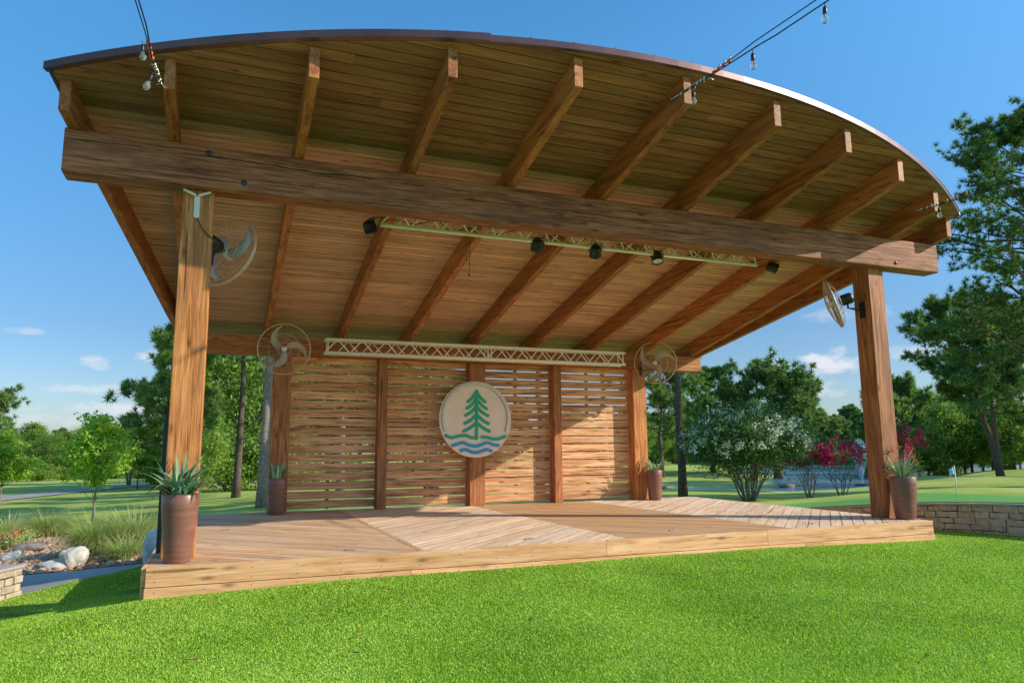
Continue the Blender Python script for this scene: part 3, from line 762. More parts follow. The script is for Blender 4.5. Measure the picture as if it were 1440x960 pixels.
def stroke(mb, pts, w, y0, y1, taper=None):
    _lay[0] += 1; o_ = (_lay[0] % 17) * .0006; y1 -= o_
    pts = [SP(*p) for p in pts]; n = len(pts); Lf = []; Rg = []
    for i, p in enumerate(pts):
        a = pts[max(i - 1, 0)]; b = pts[min(i + 1, n - 1)]; tx, ty = b[0] - a[0], b[1] - a[1]; l = math.hypot(tx, ty) or 1; tx /= l; ty /= l
        ww = w / 2; Lf.append((p[0] - ty * ww, p[1] + tx * ww)); Rg.append((p[0] + ty * ww, p[1] - tx * ww))
    ax0 = math.atan2(Lf[0][1] - pts[0][1], Lf[0][0] - pts[0][0]); axn = math.atan2(Rg[-1][1] - pts[-1][1], Rg[-1][0] - pts[-1][0])
    cap0 = [(pts[0][0] + math.cos(ax0 + t) * w / 2, pts[0][1] + math.sin(ax0 + t) * w / 2) for t in np.linspace(PI, 0, 8)[1:-1]]
    vs = []; fs = []
    for i in range(n):
        for q in (Lf[i], Rg[i]):
            vs.append((q[0], y1, q[1])); vs.append((q[0], y0, q[1]))
    for i in range(n - 1):
        a = 4 * i; b = a + 4
        fs += [(a, a + 2, b + 2, b), (a + 2, a + 3, b + 3, b + 2), (a + 1, a, b, b + 1)]
    mb.add(vs, fs)
    for c in (pts[0], pts[-1]):
        mb.lathe([(0, .0), (w / 2, .0), (w / 2, (y0 - y1))], 14, (c[0], y1 - .0003, c[1]), (0, 1, 0), smooth=False)
yb = -.0302
def layer(name, mat, strokes, w):
    a = MB(); 
    for s_ in strokes: stroke(a, s_, w + .012, yb, yb - .002)
    b = MB()
    for s_ in strokes: stroke(b, s_, w, yb - .003, yb - .016)
    o = b.build(name, mat, sg_); a.build('outline', M['greyline'], o)
tree = [[(303, 172), (303, 300), (302, 470)]]
for (yt, xs2, yl) in ((178, 52, 240), (222, 60, 282), (270, 68, 326), (320, 72, 376), (368, 78, 424)):
    for s2 in (-1, 1): tree.append(smoothpts([(303, yt), (303 + s2 * xs2 * .5, yt + (yl - yt) * .62), (303 + s2 * xs2, yl)], 5))
tree.append(smoothpts([(118, 450), (150, 463), (190, 455), (235, 450), (265, 462), (303, 466)])); tree.append(smoothpts([(335, 460), (370, 462), (405, 472), (440, 470), (478, 456)]))
layer('tree_emblem', M['green_paint'], tree, .046)
layer('wave_emblem', M['blue_paint'], [smoothpts([(158, 512), (190, 502), (220, 494), (260, 510), (300, 516), (335, 506), (368, 494), (405, 508), (436, 512)]), smoothpts([(208, 543), (235, 536), (262, 548), (300, 556), (335, 546), (362, 538), (392, 546)])], .046)
arcp = [(298 + 199 * math.cos(t), 340 - 213 * math.sin(t)) for t in np.linspace(math.radians(202), math.radians(-22), 50)]
layer('rim_arc', M['white'], [arcp], .036)

# ------------------------------------------------------------------ foliage generators
def strap(base, az, tilt, length, width, bend, n=6, droop=True):
    """one long leaf as strip; returns verts, faces (quads)"""
    d = np.array([math.cos(az), math.sin(az)]); p = np.array(base, float); ang = tilt; V = []; side = np.array([-d[1], d[0], 0])
    for i in range(n + 1):
        u = i / n; w = width * (math.sin(PI * (.18 + .82 * u)) ** .7 if u < 1 else .02) * .5 + .0005
        nrm = np.array([-d[0] * math.sin(ang), -d[1] * math.sin(ang), math.cos(ang)])
        V += [p - side * w + nrm * w * .35, p.copy(), p + side * w + nrm * w * .35]
        p = p + np.array([d[0] * math.cos(ang), d[1] * math.cos(ang), math.sin(ang)]) * length / n
        ang -= bend / n
    F = [(3 * i + j, 3 * i + j + 1, 3 * i + 4 + j, 3 * i + 3 + j) for i in range(n) for j in (0, 1)]
    return V, F
def straps(name, spec, mat, parent, n=6):
    V = []; F = []
    for s_ in spec:
        v, f = strap(*s_, n=n); o = len(V); V += v; F += [tuple(i + o for i in q) for q in f]
    o = mesh_np(name, V, F, mat, parent, smooth=True); return o

def leaves(cent, size, up=.3, asp=.55, sizevar=.4):
    """rhombic leaves around centres -> V,F"""
    n = len(cent); d = unit(rs.normal(size=(n, 3)) + np.array([0, 0, -.2])); nn = unit(rs.normal(size=(n, 3)) * .8 + np.array([0, 0, 1]) * up * 2)
    s = np.cross(d, nn); s = unit(s); sz = size * (1 + sizevar * rs.uniform(-1, 1, (n, 1)))
    V = np.empty((n, 4, 3)); V[:, 0] = cent; V[:, 1] = cent + d * sz * .5 + s * sz * asp * .5; V[:, 2] = cent + d * sz; V[:, 3] = cent + d * sz * .5 - s * sz * asp * .5
    return V.reshape(-1, 3), np.arange(n * 4).reshape(n, 4)
def tufts(cent, dirs, k, ln, wd):
    """pine needle tufts -> V,F tris"""
    n = len(cent); c = np.repeat(cent, k, 0); d = np.repeat(dirs, k, 0)
    a = unit(rs.normal(size=(n * k, 3)) + d * .9); l = ln * rs.uniform(.6, 1.15, (n * k, 1)); s = unit(np.cross(a, rs.normal(size=(n * k, 3)))) * wd / 2
    V = np.empty((n * k, 3, 3)); V[:, 0] = c + s; V[:, 1] = c - s; V[:, 2] = c + a * l
    return V.reshape(-1, 3), np.arange(n * k * 3).reshape(-1, 3)

def make_pine(name, label, Ht, r0, clear, spread, seed, lean=(0, 0), nl=34, k=34, ln=.34, wd=.05, mat='pine', group=None, top=1.0, sub=7, bark='bark', big=1.0, tight=.035):
    R = np.random.RandomState(seed); t = thing(name, label, 'tree', (0, 0, 0), 0, group)
    tr = MB(); pts = []; n = 9; wob = R.normal(0, .012 * Ht, (n + 1, 2)); wob[0] = 0
    for i in range(n + 1):
        u = i / n; pts.append(np.array([lean[0] * u * Ht + wob[i, 0] * u, lean[1] * u * Ht + wob[i, 1] * u, u * Ht * .97 - (.25 if i == 0 else 0)]))
    tr.tube(pts, [r0 * (1.25 if i == 0 else 1) * (1 - .82 * i / n) for i in range(n + 1)], 9)
    def tp(u): x = u * n; i = min(int(x), n - 1); return pts[i] + (pts[i + 1] - pts[i]) * (x - i)
    cs = []; ds = []
    for i in range(nl):
        u = clear + (1 - clear) * (i + R.uniform(0, .9)) / nl; v = (u - clear) / (1 - clear)
        Lm = spread * (math.sin(PI * min(1, (.22 + .78 * v))) ** .7 * .9 + .15) * R.uniform(.65, 1.15)
        if v > .85: Lm *= .8
        az = i * 2.4 + R.normal(0, .4); el = R.uniform(-.1, .3) + .45 * v
        p = tp(u); q = [p]; d = np.array([math.cos(az) * math.cos(el), math.sin(az) * math.cos(el), math.sin(el)])
        ns = 5
        for j in range(ns):
            d = unit(d + R.normal(0, .13, 3) + np.array([0, 0, .06])); q.append(q[-1] + d * Lm / ns)
        rr = max(.015, r0 * .30 * (1 - .6 * v) * Lm / spread)
        tr.tube(q, [rr * (1 - .75 * j / ns) for j in range(ns + 1)], 5)
        for j in range(sub):
            uu = .38 + .62 * (j + R.uniform(0, 1)) / sub; x = uu * ns; a = min(int(x), ns - 1); b = q[a] + (q[a + 1] - q[a]) * (x - a)
            sd = unit(R.normal(0, 1, 3) * np.array([1, 1, .5]) + d * .6 + np.array([0, 0, .3])); sl = Lm * R.uniform(.12, .30) * (1.25 - .5 * uu)
            e = b + sd * sl
            tr.tube([b, b + sd * sl * .5 + np.array([0, 0, -.01]), e], [rr * .3, rr * .2, rr * .12], 3)
            for w_ in (.45, .75, 1.0, 1.05):
                cs.append(b + sd * sl * w_ + R.normal(0, tight, 3) * Lm); ds.append(sd * .7 + np.array([0, 0, .55]))
        cs.append(q[-1]); ds.append(d)
    tr.build('trunk', M[bark], t)
    rs.seed(seed)
    V, F = tufts(np.array(cs), unit(np.array(ds)), k, ln * big, wd * big)
    mesh_np('crown', V, F, M[mat], t); return t

def make_broad(name, label, Ht, r0, clear, rad, seed, ncl=70, per=70, leaf=.16, mat='decid', group=None, bark='bark', clump=.17, flat=.0):
    R = np.random.RandomState(seed); t = thing(name, label, 'tree', (0, 0, 0), 0, group)
    tr = MB(); zc = Ht * clear; hh = (Ht - zc) / 2; cz = zc + hh
    pts = [np.array([R.normal(0, .01) * Ht * u, R.normal(0, .01) * Ht * u, u * Ht * .85 - (.25 if u == 0 else 0)]) for u in np.linspace(0, 1, 7)]; pts[0][:2] = 0
    tr.tube(pts, [r0 * (1.2 if i == 0 else 1) * (1 - .8 * i / 6) for i in range(7)], 8)
    cl = []
    for i in range(ncl):
        d = unit(R.normal(0, 1, 3)); rr_ = R.uniform(.45, 1.0) ** .6 * (1 + .18 * math.sin(3 * math.atan2(d[1], d[0]) + seed) + R.normal(0, .06))
        z = d[2] * (1.0 if d[2] > 0 else .85)
        taper = 1 - .35 * max(0, z) - .12 * abs(z)
        cl.append(np.array([d[0] * rad * rr_ * taper, d[1] * rad * rr_ * taper, cz + z * hh * rr_]))
    for c in cl[::3]:
        u = min(.85, max(clear * .9, (c[2] - .35 * hh) / Ht)) * 6 / .85 * .85 / .85
        i = int(min(5, u * 1.0)); b = pts[min(6, max(1, i))]
        tr.tube([b, (b + c) / 2 + R.normal(0, .05 * rad, 3), c], [r0 * .28, r0 * .16, r0 * .05], 5)
    tr.build('trunk', M[bark], t)
    cc = np.repeat(np.array(cl), per, 0); rs.seed(seed)
    off = rs.normal(size=cc.shape) * np.array([1, 1, .7]) * rad * clump
    V, F = leaves(cc + off, leaf, up=.5); mesh_np('crown', V, F, M[mat], t); return t

def place(t, p, rz=0, s=1, label=None, sz=None):
    t.location = p; t.rotation_euler = (0, 0, rz); t.scale = (s, s, sz or s)
    if label: t['label'] = label
    return t
def relabel(t, label, group):
    t['label'] = label
    if group: t['group'] = group
    elif 'group' in t: del t['group']

# ---- planter plants
def planter(loc, h, rt, rbm, label, kind, seed):
    t = thing('planter', label, 'planter', loc)
    m = MB(); m.lathe([(0, 0), (rbm * .97, 0), (rbm, .012), (rbm + (rt - rbm) * .45, h * .38), (rt * .985, h * .8), (rt, h - .01), (rt - .006, h), (rt - .03, h), (rt - .034, h - .05), (0, h - .05)], 48); m.build('pot', M['pot'], t)
    m = MB(); m.lathe([(rt - .036, h - .042), (rt * .5, h - .035), (0, h - .03)], 24); m.build('soil', M['soil'], t)
    R = random.Random(seed); sp = []
    p = thing('potted_plant', None, None, (0, 0, 0)) if False else None
    n = dict(a=110, b=34, c=46, d=60)[kind]
    for i in range(n):
        az = R.uniform(0, 2 * PI); r = rt * .55 * math.sqrt(R.random()); b = (r * math.cos(az), r * math.sin(az), h - .045)
        if kind == 'a': sp.append((b, az + R.uniform(-.5, .5), R.uniform(.95, 1.55), R.uniform(.2, .46) * (1.35 if i % 9 == 0 else 1), R.uniform(.022, .042), R.uniform(.0, 2.6)))
        elif kind == 'b': sp.append((b, az, R.uniform(1.15, 1.5), R.uniform(.18, .34), R.uniform(.035, .05), R.uniform(-.1, .4)))
        elif kind == 'c': sp.append((b, az, R.uniform(.9, 1.5), R.uniform(.18, .42), R.uniform(.014, .024), R.uniform(.3, 1.9)))
        else: sp.append((b, az, R.uniform(.95, 1.5), R.uniform(.22, .42), R.uniform(.018, .032), R.uniform(.0, 1.6)))
    straps('leaves', sp, M['sansev'], t, n=7)
    return t
planter((-4.79, -.14, .003), .63, .168, .118, 'tall brown planter with big curling leaves at the front left corner', 'a', 3)
planter((-3.56, 4.99, .003), .59, .165, .118, 'brown planter with short upright leaves before the rear left post', 'b', 5)
planter((3.83, 5.03, .003), .60, .165, .125, 'brown planter with thin spiky leaves before the rear right post', 'c', 8)
pr = planter((4.745, -.085, .003), .60, .18, .135, 'tan planter beside the front right post with magenta blooms above it', 'd', 13)
# blooms of the front right planter
cen = []; R = random.Random(4); m = MB()
for i in range(17):
    az = R.uniform(-.9, 1.3); l = R.uniform(.26, .46); e = Vector((math.cos(az) * .20 * R.uniform(.2, 1.1), math.sin(az) * .2 * R.uniform(-.4, 1), .58 + l))
    m.tube([(0, 0, .56), (e.x * .5, e.y * .5, .56 + l * .6), e], .0025, 4)
    for k in range(46): cen.append((e.x + R.gauss(0, .014), e.y + R.gauss(0, .014), e.z + R.gauss(0, .022)))
m.build('flower_stems', M['sansev'], pr)
V, F = leaves(np.array(cen), .017, .2, .8); mesh_np('blossom', V, F, M['fl_red'], pr)

# ------------------------------------------------------------------ slim column behind left post
o = thing('slim_column', 'slim dark grey column standing behind the front left post', 'column', (-4.99, .48, 0))
m = MB(); m.box(-.028, .028, -.03, .03, .003, 1.37); m.build('body', M['darkgrey'], o, bevel=.006)
m = MB(); m.box(-.05, .05, -.045, .045, .0025, .02); m.build('foot_plate', M['steel'], o)

# ------------------------------------------------------------------ string lights
def bulb(parent, p, label_dir=(0, 0, -1), s=1.0):
    p = Vector(p); d = Vector(label_dir).normalized()
    m = MB(); m.tube([p, p + d * .05 * s], .004 * s, 6); m.lathe([(0, 0), (.014 * s, 0), (.018 * s, .02 * s), (.018 * s, .062 * s), (.013 * s, .07 * s)], 12, p + d * .04 * s, d); so = m.build('socket', M['black'], parent)
    m = MB(); m.lathe([(.012 * s, 0), (.015 * s, .012 * s), (.029 * s, .045 * s), (.029 * s, .062 * s), (.018 * s, .085 * s), (0, .093 * s)], 16, p + d * .105 * s, d); m.build('bulb', M['glass'], parent)
    m = MB(); m.tube([p + d * .11 * s, p + d * .15 * s], .004 * s, 5); m.build('filament', M['steel'], parent)
def string_light(label, anchor, pts, off, bulbs, ins, seed):
    t = thing('string_light', label, 'string light', anchor)
    A0 = Vector(anchor); pts = [Vector(p) - A0 for p in pts]; R = random.Random(seed)
    def sm(ps, n=6):
        out = []
        for i in range(len(ps) - 1):
            for k in range(n): out.append(ps[i].lerp(ps[i + 1], k / n))
        return out + [ps[-1]]
    m = MB(); a = sm(pts); m.tube(a, .0055, 6); m.build('guy_wire', M['black'], t)
    b = []
    for i, p in enumerate(a):
        u = i / (len(a) - 1); b.append(p + Vector(off) * min(1, max(0, (u - .25) * 3.0)) + Vector((0, 0, -.012)))
    m = MB(); m.tube(b, .0065, 6); m.build('light_cable', M['black'], t)
    # turnbuckle & shackle at the timber end
    d = (pts[1] - pts[0]).normalized(); m = MB()
    L0 = (pts[1] - pts[0]).length
    m.tube([Vector((0, 0, 0)), d * L0 * .25], .009, 8)
    for s2 in (-1, 1):
        sd = d.cross(Vector((0, 0, 1))).normalized() * .014 * s2; m.tube([d * L0 * .25 + sd, d * L0 * .62 + sd], .0045, 6)
    for u in (.25, .45, .62, .7, .78): m.lathe([(0, -.012), (.017, -.012), (.017, .012), (0, .012)], 10, d * L0 * u, d)
    for i in range(7):
        q = d * L0 * R.uniform(.05, .9); m.tube([q, q + Vector((R.uniform(-.04, .04), R.uniform(-.04, .04), R.uniform(-.06, .05)))], .005, 5)
    m.build('turnbuckle', M['steel'], t)
    for u in ins:
        q = pts[1].lerp(pts[2], u); d2 = (pts[2] - pts[1]).normalized(); m = MB(); m.lathe([(0, -.016), (.016, -.016), (.02, 0), (.016, .016), (0, .016)], 10, q, d2); m.build('insulator', M['orange'], t)
        q = pts[1].lerp(pts[2], u + .03) + Vector((0, 0, .012)); m = MB(); m.tube([q, q + Vector((0, 0, .03))], .006, 6); m.build('cable_clip', M['steel'], t)
    for bp in bulbs: bulb(t, Vector(bp[0]) - A0, bp[1], bp[2] if len(bp) > 2 else 1)
    return t
string_light('string light cable rising from the left rafter end with two bulbs', W(228, 122, 6.35), [W(228, 122, 6.35), W(214, 82, 6.1), W(204, 45, 5.75), W(190, 0, 5.3), W(178, -45, 4.8)], (.03, 0, 0),
             [(W(200, 58, 6.0), (.1, 0, -1), .95), (W(216, 100, 6.2), (-.3, 0, -1), 1.05)], (.0, .2, .4, .6), 1)
string_light('string light cable rising right from the middle rafter with hanging bulbs', W(943, 141, 7.0), [W(943, 141, 7.0), W(1004, 102, 6.7), W(1062, 58, 6.35), W(1142, 4, 5.9), W(1215, -45, 5.5)], (.02, 0, -.05),
             [(W(1058, 70, 6.35), (0, 0, -1), 1.05), (W(1160, 4, 5.85), (-.1, 0, -1), 1.05), (W(975, 124, 6.8), (0, 0, -1), .9)], (.0, .12, .25, .38), 2)
string_light('string light cable leaving the right rafter end towards the pines', W(1284, 298, 10.1), [W(1284, 298, 10.1), W(1328, 285, 9.7), W(1362, 272, 9.4), W(1400, 261, 9.1), W(1480, 236, 8.4)], (0, 0, -.03),
             [(W(1320, 288, 9.85), (0, 0, -1), 1.0)], (.1, .5, .9), 3)

# ------------------------------------------------------------------ stone walls
def stone_wall(name, label, line, topz, basez, thick, side, cat='stone wall', cap=True):
    """line: front-face points; side=+1 thickness to the right of travel"""
    t = thing(name, label, cat, (line[0][0], line[0][1], 0)); ox, oy = line[0]
    ln = resample(line, .05); acc = [0]
    for a, b in zip(ln[:-1], ln[1:]): acc.append(acc[-1] + math.dist(a, b))
    Ltot = acc[-1]
    def pt(s, d):
        s = min(max(s, 0), Ltot - 1e-4); i = max(0, min(len(ln) - 2, int(np.searchsorted(acc, s) - 1))); u = (s - acc[i]) / (acc[i + 1] - acc[i])
        a, b = np.array(ln[i]), np.array(ln[i + 1]); tt = (b - a) / np.linalg.norm(b - a); nn = np.array([tt[1], -tt[0]]) * side
        return a + (b - a) * u + nn * d
    R = random.Random(len(label)); m = MB()
    nrow = 6
    for r in range(nrow):
        s = -R.uniform(0, .15)
        while s < Ltot:
            l = R.uniform(.12, .36); s1 = min(s + l, Ltot); s0 = max(s, 0)
            if s1 - s0 > .03:
                pr_o = R.uniform(-.022, .012); g = .006
                vs = []
                for ss in (s0 + g, s1 - g):
                    p = pt(ss, 0); zt = topz(p); zb = basez(p) - .12; h = (zt - zb) / nrow
                    j1, j2 = R.uniform(-.008, .008), R.uniform(-.008, .008)
                    for dd in (pr_o + R.uniform(-.006, .006), thick - R.uniform(0, .01)):
                        q = pt(ss, dd); z0 = zb + h * r + .004 + j1; z1 = zb + h * (r + 1) - .004 + j2
                        vs += [(q[0] - ox, q[1] - oy, z0), (q[0] - ox, q[1] - oy, z1)]
                # 0 front bottom,1 front top,2 back bottom,3 back top (start); 4..7 (end)
                m.add(vs, [(0, 1, 5, 4), (2, 6, 7, 3), (1, 3, 7, 5), (0, 4, 6, 2), (0, 2, 3, 1), (4, 5, 7, 6)])
            s = s1 if s1 > s0 else s + l
            if s >= Ltot: break
    m.build('stonework', M['stone'], t, bevel=.008)
    m = MB(); s = 0
    while s < Ltot:         # mortar core
        a, b = pt(s, .03), pt(s, thick - .03); s2 = min(s + .2, Ltot); c, d = pt(s2, .03), pt(s2, thick - .03)
        za = topz(a) - .01; zc = topz(c) - .01; zb = basez(a) - .2
        m.add([(a[0] - ox, a[1] - oy, zb), (b[0] - ox, b[1] - oy, zb), (d[0] - ox, d[1] - oy, zb), (c[0] - ox, c[1] - oy, zb), (a[0] - ox, a[1] - oy, za), (b[0] - ox, b[1] - oy, za), (d[0] - ox, d[1] - oy, zc), (c[0] - ox, c[1] - oy, zc)],
              [(0, 3, 2, 1), (4, 5, 6, 7), (0, 1, 5, 4), (1, 2, 6, 5), (2, 3, 7, 6), (3, 0, 4, 7)]); s = s2
        if s >= Ltot - 1e-6: break
    m.build('mortar', M['soil'], t)
    if cap:
        m = MB(); s = 0
        while s < Ltot - .01:
            s2 = min(s + R.uniform(.5, .8), Ltot); vs = []
            n = 4
            for k in range(n + 1):
                ss = s + .003 + (s2 - s - .006) * k / n
                for dd in (-.02, thick + .02):
                    q = pt(ss, dd); z = topz(pt(ss, 0)); vs += [(q[0] - ox, q[1] - oy, z + .001), (q[0] - ox, q[1] - oy, z + .036)]
            fs = [(0, 2, 3, 1), (4 * n, 4 * n + 1, 4 * n + 3, 4 * n + 2)]
            for k in range(n):
                a = 4 * k; b = a + 4; fs += [(a, a + 1, b + 1, b), (a + 1, a + 3, b + 3, b + 1), (a + 3, a + 2, b + 2, b + 3), (a + 2, a, b, b + 2)]
            m.add(vs, fs); s = s2
        m.build('capping', M['concrete'], t, bevel=.006)
    return t
stone_wall('retaining_wall', 'low stacked stone retaining wall with pale capping beside the stage', [tuple(p) for p in WL[:-1]], lambda p: H(*p) + step_at(p[1]) - .035, lambda p: H(*p), .3, 1)
stone_wall('garden_wall', 'short stone wall end in shade at the left edge of the turf', [tuple(W(29, 838, 8.75)[:2]), tuple(W(29, 838, 8.75)[:2] + np.array([-.8, -1.98]))], lambda p: -.285, lambda p: -.68, .36, 1)

# ------------------------------------------------------------------ river stones, boulders
def blob(R, r, sq=(1, 1, .6), sub=2, amp=.25):
    bm = bmesh.new(); bmesh.ops.create_icosphere(bm, subdivisions=sub, radius=1)
    ph = [(R.uniform(-1, 1), R.uniform(-1, 1), R.uniform(-1, 1), R.uniform(0, 6), R.uniform(1, 3)) for _ in range(8)]
    out = []
    for v in bm.verts:
        c = v.co; f = 1 + amp * sum(math.sin(p[4] * 2 * (c.x * p[0] + c.y * p[1] + c.z * p[2]) + p[3]) for p in ph) / 4
        out.append((c.x * r * sq[0] * f, c.y * r * sq[1] * f, c.z * r * sq[2] * f))
    fs = [tuple(l.vert.index for l in f.loops) for f in bm.faces]; bm.free(); return out, fs
def cobblemat():
    m, nt, b, out = new_mat('river_stone'); at = N(nt, 'ShaderNodeAttribute', _attribute_name='rn')
    c = ramp(nt, at.outputs['Fac'], [(0, (.16, .08, .045)), (.3, (.42, .24, .13)), (.55, (.62, .40, .24)), (.8, (.26, .16, .10)), (1, (.74, .56, .40))])
    tc = N(nt, 'ShaderNodeTexCoord'); n = noise(nt, tc.outputs['Object'], 25, 4); c = mix(nt, .3, c, ramp(nt, n, [(.3, (.20, .12, .07)), (.7, (.60, .42, .28))]))
    L(nt, c, b.inputs['Base Color']); b.inputs['Roughness'].default_value = .8; bump(nt, b, n, .4, .01); return m
M['cobble'] = cobblemat()
R = random.Random(21); m = MB(); shapes = [blob(R, 1, (1, R.uniform(.6, .9), R.uniform(.4, .65)), 1, .2) for _ in range(8)]
cnt = 0
_g = np.array(GB); pts = np.array([(R.uniform(_g[:, 0].min(), _g[:, 0].max()), R.uniform(_g[:, 1].min(), _g[:, 1].max())) for _ in range(9500)]); pts = pts[inpoly(pts, GB)]; zz = Hn(pts)
for (x, y), z in zip(pts, zz):
    sh, fs = R.choice(shapes); s = R.choice([.03, .04, .045, .055, .07, .11 if R.random() < .3 else .05]); a = R.uniform(0, 6.28); ca, sa = math.cos(a), math.sin(a)
    m.add([(x + (v[0] * ca - v[1] * sa) * s, y + (v[0] * sa + v[1] * ca) * s, z + .012 + s * .25 + v[2] * s) for v in sh], fs, smooth=True)
tag(m.build('river_stones', M['cobble']), 'tan and brown river stones covering the bed', 'gravel', kind='stuff')
def boulder(label, loc, r, sq, seed, mat='rock'):
    R = random.Random(seed); v, f = blob(R, r, sq, 3, .35); m = MB(); m.add(v, f, smooth=False); o = m.build('boulder', M[mat], loc=loc); tag(o, label, 'boulder'); return o
def bo(label, px, F, dz, r, sq, seed, mat='rock'):
    g = G(px, F); return boulder(label, (g[0], g[1], g[2] + dz), r, sq, seed, mat)
bo('white limestone boulder at the path edge left of the stage', 113, 16.6, .2, .29, (1.0, .75, 1.0), 3)
bo('low flat cream boulder touching the white one on its left', 92, 16.5, .08, .27, (1.1, .7, .5), 4)
bo('small pale boulder in the gravel behind the garden wall end', 30, 18, .1, .24, (1, .8, .8), 9)
bo('dark brown rock lying in the gravel bed', 56, 20, .08, .3, (1.3, .7, .5), 12, 'bark_pale')
bo('grey rock against the left side of the stage', 226, 16.2, .3, .5, (.5, .9, 1), 6)

# ------------------------------------------------------------------ ornamental grass, red flowers
def grass_clump(label, loc, r, h, n, seed):
    R = random.Random(seed); sp = []
    for i in range(n):
        az = R.uniform(0, 2 * PI); rr_ = r * .22 * math.sqrt(R.random()); sp.append(((rr_ * math.cos(az), rr_ * math.sin(az), 0), az + R.gauss(0, .5), R.uniform(.85, 1.5), h * R.uniform(.7, 1.45), R.uniform(.007, .012), R.uniform(.6, 2.5)))
    t = thing('ornamental_grass', label, 'grass clump', loc); straps('blades', sp, M['ograss'], t, n=6)
    return t
grass_clump('big fountain grass clump beside the white boulder', G(152, 18.2), 1.5, .95, 2300, 1)
grass_clump('fountain grass clump close to the left side of the stage', G(198, 18.6), 1.4, .95, 2000, 2)
grass_clump('fountain grass clump at the back edge of the gravel bed', G(78, 24.5), 1.5, .85, 1900, 3)
grass_clump('fountain grass clump at the left edge behind the red flowers', G(22, 23.5), 1.5, .8, 1600, 4)
grass_clump('small straw coloured grass clump at the right of the gravel bed', G(185, 17.2), .9, .55, 900, 6)
t = thing('flowering_shrub', 'low shrub with red flowers at the left edge of the bed', 'shrub', G(16, 20.5)); t.scale = (1.5, 1.5, 1.3)
m = MB(); R = random.Random(5); cc = []; fc = []
for i in range(26):
    a = R.uniform(0, 6.28); e = Vector((math.cos(a) * R.uniform(.1, .5), math.sin(a) * R.uniform(.1, .5), R.uniform(.1, .34))); m.tube([(0, 0, 0), (e.x * .5, e.y * .5, e.z * .7), e], [.008, .005, .003], 4)
    cc += [(e.x + R.gauss(0, .08), e.y + R.gauss(0, .08), e.z + R.gauss(0, .05)) for _ in range(90)]
    if i % 3 == 0: fc += [(e.x + R.gauss(0, .03), e.y + R.gauss(0, .03), e.z + .06 + R.gauss(0, .02)) for _ in range(30)]
m.build('stems', M['bark'], t); V, F = leaves(np.array(cc), .04); mesh_np('foliage', V, F, M['ograss'], t); V, F = leaves(np.array(fc), .045, .5, .9); mesh_np('flowers', V, F, M['redleaf'], t)

# ------------------------------------------------------------------ flag, marker, fountain
p = W(1347, 708, 12.4); p = (p[0], p[1], GZ(p[0], p[1]))
t = thing('golf_flag', 'small pale blue flag on a white stick on the practice green', 'flag', p)
m = MB(); m.tube([(0, 0, -.03), (0, 0, .57)], .008, 8); m.build('stick', M['white'], t)
m = MB(); vs = []
for i in range(7):
    for j in range(4): vs.append((-.11 * i / 6, .018 * math.sin(i * 1.3 + j * .4), .56 - .12 * j / 3 - .015 * i / 6 - .03 * (i / 6) ** 2))
m.add(vs, [(i * 4 + j, i * 4 + j + 1, i * 4 + 5 + j, i * 4 + 4 + j) for i in range(6) for j in range(3)], smooth=True); m.build('cloth', M['flag'], t)
p = G(349, 19); t = thing('number_post', 'small brown marker post with white figures on the lawn', 'marker post', p)
m = MB(); m.box(-.06, .06, -.03, .03, -.1, .46, axis=2); m.build('post', M['post_dark'], t, bevel=.008)
for k in range(4):
    m = MB(); z = .40 - k * .10; m.box(-.025, .025, -.034, -.031, z - .018, z + .018); m.build('figure', M['white'], t)
p = W(1209, 640, 52); t = thing('pond_fountain', 'white water fountain spraying from the pond', 'fountain', (p[0], p[1], -1.6))
R = np.random.RandomState(5); n = 9000; az = R.uniform(0, 2 * PI, n); u = R.uniform(0, 1, n) ** .7; sp = R.uniform(.15, 1.05, n)
zz = 3.4 * (u) * (1 - .25 * u * sp); xx = .8 * sp * u ** 1.2
cen = np.column_stack([np.cos(az) * xx, np.sin(az) * xx, zz]); V, F = leaves(cen, .07, .1, .5); mesh_np('spray', V, F, M['spray'], t)
m = MB(); m.lathe([(0, -.1), (.5, -.1), (.5, .06), (.3, .12), (0, .12)], 16); m.build('float', M['darkgrey'], t)
# dark rocks along the creek edge
R = random.Random(8); k = 0
for px, F, lab in ((905, 44.6, 'dark rock on the creek bank nearest the rear right planter'), (918, 44.8, 'dark rock on the creek bank second from the planter'), (931, 44.9, 'dark rock on the creek bank just left of the pole trunk'), (1108, 50, 'grey rock on the tip of the grassy point by the pond'), (1100, 50.5, 'low grey rock left of the tip of the grassy point')):
    q = W(px, 640, F); k += 1
    boulder(lab, (q[0], q[1], max(H(q[0], q[1]), -1.62) + .06), .33, (1.3, .7, .5), 30 + k, 'bark_pale')

